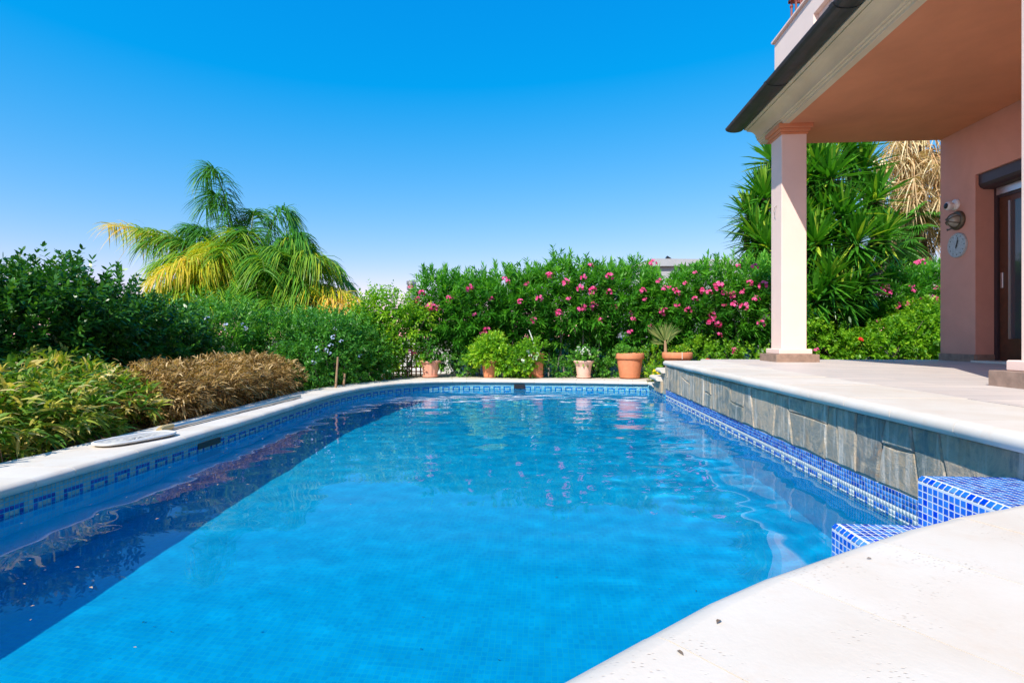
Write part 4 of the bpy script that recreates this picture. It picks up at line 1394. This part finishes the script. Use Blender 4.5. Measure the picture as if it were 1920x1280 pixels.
qp = thing('queen_palm', 'feathery palm with yellowing drooping fronds rising over the left hedge', 'palm tree', (-6.25, 11.0, 0.06))
crown = np.array([-6.35, 11.0, 1.55])
mb = MB(); mb.tube([(-6.28, 11, 0.0), (-6.26, 11, .6), (-6.22, 11, 1.1), (-6.2, 11, 1.5)], [.17, .15, .14, .12], 12); mb.build('trunk', M['bark'], qp)
mb = MB(); mb.tube([(-6.2, 11, 1.3), (-6.19, 11, 1.6), (-6.18, 11, 1.95)], [.14, .12, .04], 10); mb.build('crownshaft', M['grey_stem'], qp)
PI = math.pi
FR = [  # azimuth (0 = right, -90 = towards camera), elevation, length, droop, tint
    (178, 78, 4.7, .40, .14), (165, 74, 4.1, .46, .10), (186, 66, 3.7, .50, .16), (8, 74, 3.4, .5, .16), (350, 66, 3.5, .6, .34), (172, 64, 3.1, .42, .12), (196, 50, 3.3, .42, .30), (186, 40, 4.1, .27, .74), (192, 48, 3.5, .32, .45),
    (160, 58, 3.0, .48, .12), (215, 52, 2.9, .60, .42), (240, 66, 2.8, .62, .64), (258, 58, 2.7, .72, .62), (285, 64, 2.8, .65, .36), (305, 54, 2.7, .66, .34),
    (325, 60, 2.9, .56, .30), (345, 54, 3.1, .56, .44), (2, 68, 3.1, .50, .18), (14, 56, 3.2, .58, .40), (355, 60, 3.3, .62, .50), (40, 68, 2.9, .45, .10), (75, 58, 2.7, .5, .10), (98, 80, 3.0, .34, .08),
    (230, 28, 2.6, .65, .55), (255, 24, 2.4, .70, .50), (280, 22, 2.3, .72, .42), (310, 24, 2.4, .70, .38), (342, 14, 2.9, .36, .90), (200, 22, 2.8, .55, .45), (350, 20, 2.7, .40, .70),
    (318, 68, 2.7, .75, .22), (300, 72, 2.8, .7, .22), (335, 30, 2.5, .75, .32), (290, 32, 2.4, .85, .32), (265, 36, 2.4, .9, .42), (60, 32, 2.6, .5, .2), (130, 32, 2.6, .5, .2), (270, 74, 2.6, .66, .52), (248, 48, 2.9, .68, .70), (222, 70, 2.9, .6, .48), (355, 38, 2.7, .62, .48), (192, 58, 3.0, .55, .22),
    (235, 54, 2.7, .85, .60), (275, 46, 2.4, .88, .46), (300, 40, 2.5, .82, .32), (325, 40, 2.6, .78, .36), (210, 38, 2.8, .74, .45), (10, 32, 2.7, .68, .42), (172, 32, 2.9, .5, .3), (20, 44, 2.9, .6, .3), (330, 48, 2.8, .72, .40), (245, 34, 2.5, .85, .56)]
for az, el, ln, dr, ti in FR:
    st_, pth = frond(crown + rng.normal(0, .05, 3), R(az + rnd.uniform(-6, 6)), R(el), ln, dr, ti, 150, 0.74, 4.0 if el > 70 else 2.3)
    f_ = np_mesh('frond', [st_], L_PALM, qp)
    mb = MB(); mb.tube(pth, [0.022 * (1 - .85 * i / 14) for i in range(15)], 5, False)
    r_ = mb.build('rachis', plain('rachis_green', (0.16, 0.20, 0.05), 0.5) if 'rachis_green' not in bpy.data.materials else bpy.data.materials['rachis_green'], qp, False)
    r_.parent = f_; r_.matrix_parent_inverse = Matrix()

# far dark round tree right of the palm
q = px(640, 575, 16)
ft = shrub('far_tree', 'dark rounded tree top between the palm and the lemon bush', 'tree', [(q[0] - .3, 16, .9, 1.0, .8, .75), (q[0] + .55, 16, .75, .7, .7, .6), (q[0] - 1.0, 16.2, .8, .7, .7, .6)], 700, L_DARK, (0.16, 0.06), 5, 3, 1.0, .2, OVAL, .3, .4, None, None, None, 8, M['bark'], .05)

# ------------------------------------------------------------------ giant yucca
yc = thing('yucca_tree', 'large green yucca with sword leaf rosettes behind the far porch column', 'yucca', (5.6, 11.6, 0.06))
HEADS = []
for hx, hy, Y, sz in ((1555, 330, 11.5, 1.0), (1500, 345, 11.8, .95), (1605, 450, 11.2, 1.05), (1418, 440, 11.6, 1.0), (1530, 450, 11.2, .95), (1640, 370, 11.8, 1.0), (1420, 515, 11.5, .85), (1590, 275, 12.0, 1.0), (1520, 270, 12.0, .95), (1545, 395, 11.5, .95),
                      (1555, 520, 11.0, .95), (1615, 520, 11.2, .8), (1432, 365, 11.8, .95), (1450, 300, 12.0, .9), (1480, 480, 11.5, .9), (1580, 400, 11.3, 1.0), (1530, 310, 11.7, .95), (1620, 310, 12.0, .9), (1405, 400, 11.9, .85), (1440, 460, 11.3, .9), (1500, 420, 11.6, .9), (1655, 440, 11.6, .85), (1530, 555, 11.0, .85), (1585, 555, 11.1, .8)):
    q = px(hx, hy, Y); HEADS.append((q[0], Y, q[1], sz * 1.04))
tr = MB()
for i, (hx, hy, hz, s) in enumerate(HEADS):
    tr.tube([(5.6 + (hx - 5.6) * .15, 11.6, 0.02), (5.6 + (hx - 5.6) * .5, 11.6 + (hy - 11.6) * .5, hz * .45), (hx + (hx - 5.6) * .05, hy, hz * .8), (hx, hy, hz)], [.13, .09, .07, .05], 9, False)
tr.build('trunk', M['bark'], yc, False)
for i, (hx, hy, hz, s) in enumerate(HEADS):
    n = 165
    u = np.arange(n) / n
    el = 1.5 - 2.75 * u + rng.normal(0, .12, n)          # upright in the middle, hanging below
    az = np.arange(n) * 2.39996 + rng.normal(0, .15, n)
    D = np.stack([np.cos(az) * np.cos(el), np.sin(az) * np.cos(el), np.sin(el)], 1)
    B = np.array([hx, hy, hz]) + np.stack([np.cos(az) * .05, np.sin(az) * .05, 0.12 - u * 0.42], 1)
    L = s * (0.50 + 0.27 * np.sin(np.pi * np.clip(u + .15, 0, 1))) * rng.uniform(.85, 1.1, n)
    ti = np.clip(0.85 - 0.5 * u + rng.normal(0, .14, n), 0, 0.9)
    ti[rng.random(n) < .05] = 1.0
    U = np.cross(np.cross(D, [0, 0, 1.0]), D) + rng.normal(0, .2, (n, 3))
    np_mesh('rosette', [strips(B, D, L, 0.068, rng.uniform(.02, .25, n), ti, SWORD, U)], L_YUC, yc)

# ------------------------------------------------------------------ dead-skirted fan palm behind
dp = thing('fan_palm', 'tall fan palm with a hanging skirt of dead straw coloured fronds', 'palm tree', (9.9, 15.0, 0.06))
FX, FY = 9.85, 15.0
mb = MB(); mb.tube([(FX - .15, FY, 0), (FX - .05, FY, 3), (FX, FY, 6.8)], [.25, .22, .2], 12); mb.build('trunk', M['bark'], dp)
for i in range(150):                                       # each dead frond hangs from its stalk
    a = rnd.uniform(0, 6.28); z = rnd.uniform(4.0, 6.9)
    r_ = rnd.uniform(.35, 1.05) * (0.55 + .45 * min(1, (z - 3.2) / 2.4))
    p0 = Vector((FX + .15 * math.cos(a), FY + .15 * math.sin(a), z))
    p1 = Vector((FX + r_ * .7 * math.cos(a), FY + r_ * .7 * math.sin(a), z - .12))
    p2 = Vector((FX + r_ * math.cos(a), FY + r_ * math.sin(a), z - rnd.uniform(.45, 1.0)))
    mb = MB(); mb.tube([p0, p1, p2], [.02, .017, .010], 5, False); mb.build('dead_stalk', M['straw_stalk'], dp, False)
    n = 22
    an = np.linspace(-2.2, 2.2, n) + rng.normal(0, .1, n)
    ax = np.array([math.cos(a) * .35, math.sin(a) * .35, -1.0]); bx = np.array([-math.sin(a), math.cos(a), 0.0])
    D = np.outer(np.cos(an) * .9, ax) + np.outer(np.sin(an), bx) + rng.normal(0, .28, (n, 3))
    parts = [strips(np.tile(np.array(p2), (n, 1)), D, rng.uniform(.3, .62, n), .034, rng.uniform(.3, 1.0, n), np.clip(.62 + .16 * (z - 5.2) + rng.normal(0, .2, n), 0, 1), BLADE)]
    np_mesh('dead_frond', parts, L_STRAW, dp)
n = 110
hz = rng.uniform(2.5, 3.6, n); az = rng.uniform(0, 6.28, n)
C = np.stack([FX - .25 + np.cos(az) * rng.uniform(.1, .5, n), FY + np.sin(az) * .35, hz], 1)
parts = [strips(C, np.stack([np.cos(az), np.sin(az), np.full(n, -2.)], 1) + rng.normal(0, .3, (n, 3)), rng.uniform(.35, .75, n), .036, .3, np.clip(rng.normal(.12, .1, n), 0, 1), BLADE) for k in range(8)]
np_mesh('old_skirt', parts, L_STRAW, dp)
for i in range(16):                                        # green fans
    q = px(rnd.uniform(1640, 1770), rnd.uniform(380, 480), 14.3) if i > 4 else px(1660 + 12 * i, 430 + 18 * (i % 3), 13.8)
    c = np.array([q[0], 14.3 if i > 4 else 13.8, q[1]])
    n = 28
    an = np.linspace(-1.5, 1.5, n); a0 = rnd.uniform(0, 6.28)
    ax = nrm(np.array([[math.cos(a0), math.sin(a0) - .4, rnd.uniform(-.8, .1)]]))[0]; bx = nrm(np.cross(ax, [0.1, .2, 1])[None])[0]
    D = np.outer(np.cos(an), ax) + np.outer(np.sin(an), bx)
    np_mesh('green_fan', [strips(np.tile(c, (n, 1)), D, .65 * (.6 + .4 * np.cos(an)), .042, .25, np.clip(rng.normal(.35, .15, n), 0, 1), BLADE)], L_MID, dp)

# ------------------------------------------------------------------ bushes beyond the terrace
bush = shrub('hibiscus_bush', 'bright green leafy bush with red flowers below the yucca beyond the terrace', 'bush',
             [(4.95, 11.0, .78, .50, .45, .52), (5.5, 10.9, .55, .5, .45, .45), (6.1, 10.9, .45, .5, .45, .42), (6.7, 10.9, .62, .52, .45, .46), (7.25, 10.9, .78, .52, .48, .5), (7.8, 11.0, .75, .5, .48, .55), (4.85, 11.0, 1.05, .34, .36, .36), (7.5, 11.2, 1.1, .5, .45, .38)],
             2300, L_LIME, (0.075, 0.036), 5, 2, 1.0, .25, OVAL, .14, .4, None, lambda P: np.clip(rng.random(len(P)) * .8, 0, 1), None, 14, M['bark'], .01)
q = px(1612, 636, 10.4); put_child('flower', CR[0], bush, (q[0], 10.4, q[1]), 1.4)
q = px(1530, 655, 10.45); put_child('flower', CL[3], bush, (q[0], 10.45, q[1]), 1.0)
low = shrub('low_border', 'low green plants with red bloom behind the terrace edge near the fan palm pot', 'plant',
            [(2.35, 8.45, .42, .30, .22, .30), (2.75, 8.5, .38, .3, .22, .28), (3.2, 8.55, .32, .3, .25, .26), (3.6, 8.5, .35, .25, .25, .26)], 520, L_LIME, (0.05, 0.024), 5, 2, 1.0, .2, OVAL, .12, .4, None, lambda P: rng.random(len(P)) * .75, None, 6, M['bark'], .006)
q = px(1327, 676, 8.1); put_child('flower', CR[0], low, (q[0], 8.1, q[1]), 1.25)
GRP = 'low plants between the pots'
for (x, w_, h_, lab) in ((-1.42, .22, .40, 'low green plant between the fluted pot and the bushy pot'), (0.18, .26, .26, 'low ground plant right of the tall pot'), (0.92, .26, .28, 'low plant with orange buds between pale pot and big pot'), (1.58, .20, .50, 'leafy plant right of the big terracotta pot'), (-0.55, .2, .3, 'small leafy plant left of the tall terracotta pot')):
    shrub('border_plant', lab, 'plant', [(x, 8.5, .14 + h_ * .42, w_, .16, h_ * .5), (x + .1, 8.52, .14 + h_ * .3, w_ * .7, .15, h_ * .4)], 120, L_MID if w_ > .2 else L_LIME, (0.045, 0.018), 5, 2, 1.0, .2, OVAL, .1, .5, None, lambda P: rng.random(len(P)), GRP, 4, M['bark'], .005, zmin=.14)

# ------------------------------------------------------------------ pots in a row
PG = 'clay pots along the far coping'


def pot(label, x, y, prof, mat, saucer=None, flute=None, n=36, stain=None, name='flower_pot', soil=0.03):
    t = thing(name, label, 'pot', (x, y, COPE), PG)
    mb = MB(); mb.sm = not flute
    rim = prof[-1]
    full = [(0, prof[0][1])] + prof + [(rim[0] - .018, rim[1]), (rim[0] - .02, rim[1] - soil)]
    mb.lathe(full, (x, y, COPE), n if not flute else 48, 'Z', None)
    if flute:                                              # shallow vertical ribs between foot and rim
        nn = 48
        base = 0
        for i, (r_, z_) in enumerate(full):
            if 2 <= i <= len(prof) - 4:
                for k in range(nn):
                    if k % 4 in (0, 1):
                        vx, vy, vz = mb.v[i * nn + k]
                        mb.v[i * nn + k] = (x + (vx - x) * .955, y + (vy - y) * .955, vz)
    mb.build('pot_body', mat, t)
    mb = MB(); mb.lathe([(0, rim[1] - soil + .002), (rim[0] - .021, rim[1] - soil)], (x, y, COPE), 24); mb.build('soil', M['soil'], t)
    if saucer:
        mb = MB(); mb.sm = True; mb.lathe([(0, 0.001), (saucer - .02, 0.001), (saucer, .028), (saucer - .008, .03), (saucer - .025, .006), (0, .006)], (x, y, COPE), 36); mb.build('saucer', mat, t)
    return t


PY_ = 8.28
p1 = pot('pinkish fluted clay pot on a saucer, leftmost on the far coping', -1.845, PY_ - .02, [(.105, .008), (.108, .02), (.118, .09), (.130, .16), (.139, .205), (.143, .215), (.143, .225), (.158, .228), (.164, .235), (.164, .258), (.158, .262)], M['pink_clay'], .132, flute=True)
p2 = pot('terracotta pot holding a bushy yellow green plant, second from the left', -0.905, PY_, [(.098, .004), (.102, .02), (.122, .18), (.128, .222), (.128, .228), (.146, .23), (.148, .275), (.14, .28)], M['terracotta'], .105)
p3 = pot('tall straight terracotta pot half hidden by trailing white flowers', -0.185, PY_, [(.10, .004), (.102, .05), (.108, .2), (.114, .345), (.114, .35), (.126, .352), (.13, .382), (.122, .388)], M['terracotta'], .118)
p4 = pot('pale pink clay pot with white geraniums', 0.545, PY_, [(.095, .006), (.10, .02), (.114, .12), (.122, .18), (.122, .186), (.13, .19), (.13, .205), (.135, .21), (.158, .245), (.162, .25), (.162, .265), (.154, .27)], M['pale_clay'], .118)
p5 = pot('big smooth terracotta pot with a thick rim, right of the pale pot', 1.245, PY_, [(.148, .004), (.152, .02), (.175, .16), (.193, .288), (.193, .294), (.214, .297), (.218, .305), (.218, .375), (.212, .382), (.2, .384)], M['terracotta'], .155)
p6 = pot('wide terracotta pot with a young fan palm behind the terrace corner', 1.93, 8.15, [(.14, .004), (.145, .02), (.17, .16), (.19, .30), (.19, .306), (.215, .31), (.22, .318), (.22, .392), (.212, .40), (.2, .402)], M['terracotta'], None)
mb = MB(); mb.box(1.944, 1.951, 7.922, 7.93, COPE + .305, COPE + .405); mb.build('lime_drip', M['white'], p6)

PPG = 'plants growing in the clay pots'


def pot_plant(name, label, x, y, z, blobs, n, mat, leaf, **k):
    return shrub(name, label, 'plant', [(x + b[0], y + b[1], z + b[2], b[3], b[4], b[5]) for b in blobs], n, mat, leaf, base=(x, y, z), zmin=z - .02 if 'zmin' not in k else k.pop('zmin'), group=PPG, **k)


g1 = pot_plant('geranium', 'sparse geranium with a pink bloom in the fluted pot', -1.845, PY_ - .02, COPE + .235, [(-.12, 0, .12, .16, .1, .12), (.05, 0, .06, .13, .1, .08), (-.05, 0, .2, .12, .1, .12)], 75, L_MID, (.045, .03), shoot=.12, nodes=4, per=2, stem_n=10, stem_r=.006, stem_m=M['grey_stem'])
q = px(768, 659, 8.15); put_child('bloom', CL[1], g1, (q[0], 8.15, q[1]), .8)
q = px(778, 663, 8.2); put_child('bloom', CL[3], g1, (q[0], 8.2, q[1]), .8)
pot_plant('bushy_pot_plant', 'dense yellow green bush spilling over its terracotta pot', -0.915, PY_, COPE + .25, [(-.02, 0, .16, .25, .2, .17), (-.18, -.02, .08, .14, .14, .12), (.12, -.03, .12, .18, .16, .15), (.05, 0, .28, .16, .15, .10), (.10, -.12, .0, .12, .08, .08)], 420, L_LIME, (.05, .022), shoot=.11, nodes=5, per=2, stem_n=12, stem_r=.006, tint=lambda P: np.clip(.25 + rng.random(len(P)) * .75, 0, 1), zmin=COPE + .16)
g3 = pot_plant('trailing_plant', 'trailing green plant with white blossoms beside the tall pot', -0.185, PY_, COPE + .36, [(-.22, -.12, -.16, .2, .12, .2), (-.12, -.12, 0, .2, .12, .12), (-.05, -.08, .1, .2, .12, .1), (-.42, -.05, -.12, .14, .1, .16)], 330, L_LIME, (.045, .024), shoot=.1, nodes=5, per=2, stem_n=14, stem_r=.005, stem_m=M['grey_stem'], zmin=COPE + .01, tint=lambda P: rng.random(len(P)) * .8)
sprinkle(g3, [(-.27, 8.03, .50), (-.20, 8.03, .46), (-.36, 8.05, .42), (-.30, 8.04, .56), (-.16, 8.05, .52)], CW, .7, 1.1, 'bloom')
mb = MB(); mb.tube([(-.30, 8.3, .88), (-.24, 8.3, .72), (-.16, 8.29, .50)], [.006, .012, .012], 6); mb.build('dry_stick', M['white'], g3)
g4 = pot_plant('geranium', 'low geranium with white flowers in the pale pot', 0.545, PY_, COPE + .25, [(0, 0, .06, .16, .12, .08), (-.08, 0, .1, .12, .1, .1), (.1, 0, .1, .1, .1, .09)], 130, L_MID, (.042, .03), shoot=.09, nodes=4, per=2, stem_n=10, stem_r=.004)
sprinkle(g4, [(.47, 8.2, .60), (.55, 8.2, .585), (.60, 8.2, .55), (.52, 8.2, .54), (.62, 8.2, .50), (.44, 8.22, .55)], CW, .7, 1.1, 'bloom')
pot_plant('creeping_plant', 'thin creeping green plant in the big terracotta pot', 1.245, PY_, COPE + .365, [(-.1, 0, .03, .12, .12, .06), (.08, 0, .02, .12, .1, .035), (-.12, 0, .06, .08, .1, .05)], 120, L_MID, (.03, .012), shoot=.06, nodes=5, per=2, stem_n=6, stem_r=.003, zmin=COPE + .36)
fp = thing('young_fan_palm', 'small fan palm seedling standing in the wide terracotta pot', 'palm', (1.76, 8.15, COPE + .38), PPG)
mb = MB(); mb.tube([(1.76, 8.15, COPE + .37), (1.755, 8.15, .66), (1.75, 8.15, .72)], [.026, .02, .012], 8); mb.build('stem', M['wood_stake'], fp)
fan_m = leaf_mat('young_fan_leaf', [(0, (.08, .14, .03)), (.5, (.16, .22, .06)), (1, (.34, .34, .12))])
for (tx, tz, a0, ln, ax_) in ((1.75, .72, 75, .30, 26), (1.74, .70, 135, .36, 12), (1.77, .66, 60, .24, 14), (1.73, .66, 160, .22, 10)):
    an = np.radians(np.linspace(a0 - 42 if ax_ > 20 else a0 - 14, a0 + 42 if ax_ > 20 else a0 + 14, ax_))
    D = np.stack([np.cos(an), rng.normal(-.15, .1, ax_), np.sin(an)], 1)
    np_mesh('fan_leaf', [strips(np.tile([tx, 8.15, tz], (ax_, 1)), D, ln * rng.uniform(.85, 1.05, ax_), .014, .05, rng.random(ax_), BLADE, np.tile([0, -1., .2], (ax_, 1)))], fan_m, fp)
pot_plant('pot_weeds', 'small green weeds beside the fan palm seedling', 1.95, 8.15, COPE + .385, [(.08, 0, .03, .1, .1, .06), (-.05, 0, .03, .08, .08, .05)], 70, L_LIME, (.035, .018), shoot=.06, nodes=4, per=2, stem_n=4, stem_r=.003, zmin=COPE + .38)
yb = shrub('yellow_flower_plant', 'small plant with yellow blooms beside the corner steps', 'plant', [(1.50, 7.75, .24, .09, .08, .10), (1.60, 7.78, .2, .08, .08, .08)], 60, L_LIME, (.04, .018), 5, 2, 1.0, .2, OVAL, .07, .5, (1.52, 7.76, COPE), None, None, 4, M['bark'], .004, zmin=COPE)
F_YEL = leaf_mat('yellow_petal', [(0, (.75, .42, .01)), (1, (.85, .6, .03))], .6, .3, .2)
CY = [small_flowers(61, F_YEL, .035, 7, .02)]
sprinkle(yb, [(1.50, 7.67, .27), (1.54, 7.68, .22), (1.47, 7.69, .21)], CY, .8, 1.2, 'bloom')

# ------------------------------------------------------------------ pool net on the left coping
ZN = COPE + 0.002
nt_ = thing('pool_net', 'flat leaf skimmer net with long pale pole lying on the left coping', 'pool net', (-2.46, 3.0, COPE))
c0 = Vector((-2.45, 3.02))
ang = math.atan2(3.32 - 2.82, -2.42 + 2.56)
ring = []
for k in range(28):
    a = 2 * PI * k / 28
    u, v = math.cos(a), math.sin(a)
    uu = (abs(u) ** .6) * math.copysign(1, u) * .22; vv = (abs(v) ** .7) * math.copysign(1, v) * .10
    ring.append(Vector((c0.x + uu * math.cos(ang) - vv * math.sin(ang), c0.y + uu * math.sin(ang) + vv * math.cos(ang))))
mb = MB(); mb.sm = True; mb.tube([(p.x, p.y, ZN + .016) for p in ring + ring[:1]], .008, 7, False); mb.build('hoop', M['white'], nt_)
V, Q = [], []
for j in range(9):
    f = 1 - j / 8
    for k, p in enumerate(ring):
        q = c0.lerp(p, f)
        V.append((q.x, q.y, ZN + .003 + .016 * f ** 4 + (.009 * abs(math.sin(k * .9 + j * 1.1)) + .005 * rnd.random()) * (1 - f ** 3)))
for j in range(8):
    for k in range(28): Q.append((j * 28 + k, j * 28 + (k + 1) % 28, (j + 1) * 28 + (k + 1) % 28, (j + 1) * 28 + k))
me = bpy.data.meshes.new('mesh_bag'); me.from_pydata(V, [], Q); me.update(); link('mesh_bag', me, M['net'], nt_)
pa = Vector((-2.39, 3.26)); pb_ = Vector((-2.535, 5.30))
pa = Vector((-2.50, 3.30))
mb = MB(); mb.tube([(pa.x, pa.y, ZN + .016), (pb_.x, pb_.y, ZN + .016)], .014, 10); mb.build('pole', M['alu'], nt_)
mb = MB(); mb.tube([(-2.475, 3.24, ZN + .02), (-2.50, 3.30, ZN + .02), (-2.508, 3.40, ZN + .02)], [.018, .024, .020], 10); mb.build('socket', M['pole_y'], nt_)

# ------------------------------------------------------------------ floating and sunken bits
def bits(name, n, zf, lab, size, region):
    V, Q = [], []
    for i in range(n):
        x, y = region()
        a = rnd.uniform(0, 6.28); s = size * rnd.uniform(.5, 1.3)
        d = Vector((math.cos(a), math.sin(a), 0)) * s; e = Vector((-math.sin(a), math.cos(a), 0)) * s * rnd.uniform(.3, .6)
        c = Vector((x, y, zf)); b = len(V)
        V += [c - d, c + e + Vector((0, 0, s * .25)), c + d, c - e + Vector((0, 0, s * .2))]
        Q.append((b, b + 1, b + 2, b + 3))
    me = bpy.data.meshes.new(name); me.from_pydata([tuple(v) for v in V], [], Q); me.update()
    o = link(name, me, M['dead_leaf'])
    tag(o, lab, 'leaves', None, 'stuff')


M['dead_leaf'] = plain('dead_leaf', (0.55, 0.40, 0.22), .7, 0, .5, 40)
bits('floating_leaves', 70, 0.006, 'tiny fallen leaves and petals floating on the pool', 0.007, lambda: (-2.2 + abs(rnd.gauss(0, 1)) * .7, rnd.uniform(1.2, 5.0)))
bits('sunken_leaves', 34, -0.840, 'small leaf litter lying on the pool floor', 0.0055, lambda: (rnd.uniform(-1.8, 1.0), rnd.uniform(0.8, 2.55)))

# a few curled dry leaves on the deck
for k, (x, y) in enumerate(((0.165, 0.53), (0.115, 0.475), (0.40, 0.695))):
    mb = MB(); a = rnd.uniform(0, 6.28); L = (0.0045, 0.004, 0.003)[k]; c, sn = math.cos(a), math.sin(a)
    pts = []
    for (u, v, w) in ((-1, 0, .1), (-.3, .45, .5), (.5, .35, .45), (1, 0, .1), (.5, -.35, .5), (-.3, -.45, .4), (0, 0, .12)):
        pts.append((x + L * (u * c - v * sn), y + L * (u * sn + v * c), TERR + 0.002 + L * w))
    mb.add(pts, [(0, 1, 6), (1, 2, 6), (2, 3, 6), (3, 4, 6), (4, 5, 6), (5, 0, 6)])
    tag(mb.build('dry_leaf', M['bark']), ['larger curled brown leaf on the near deck slab by the pool edge', 'brown leaf scrap nearest the bottom of the deck slab edge', 'tiny brown leaf scrap on the deck slab beside the lower mosaic step'][k], 'leaf')
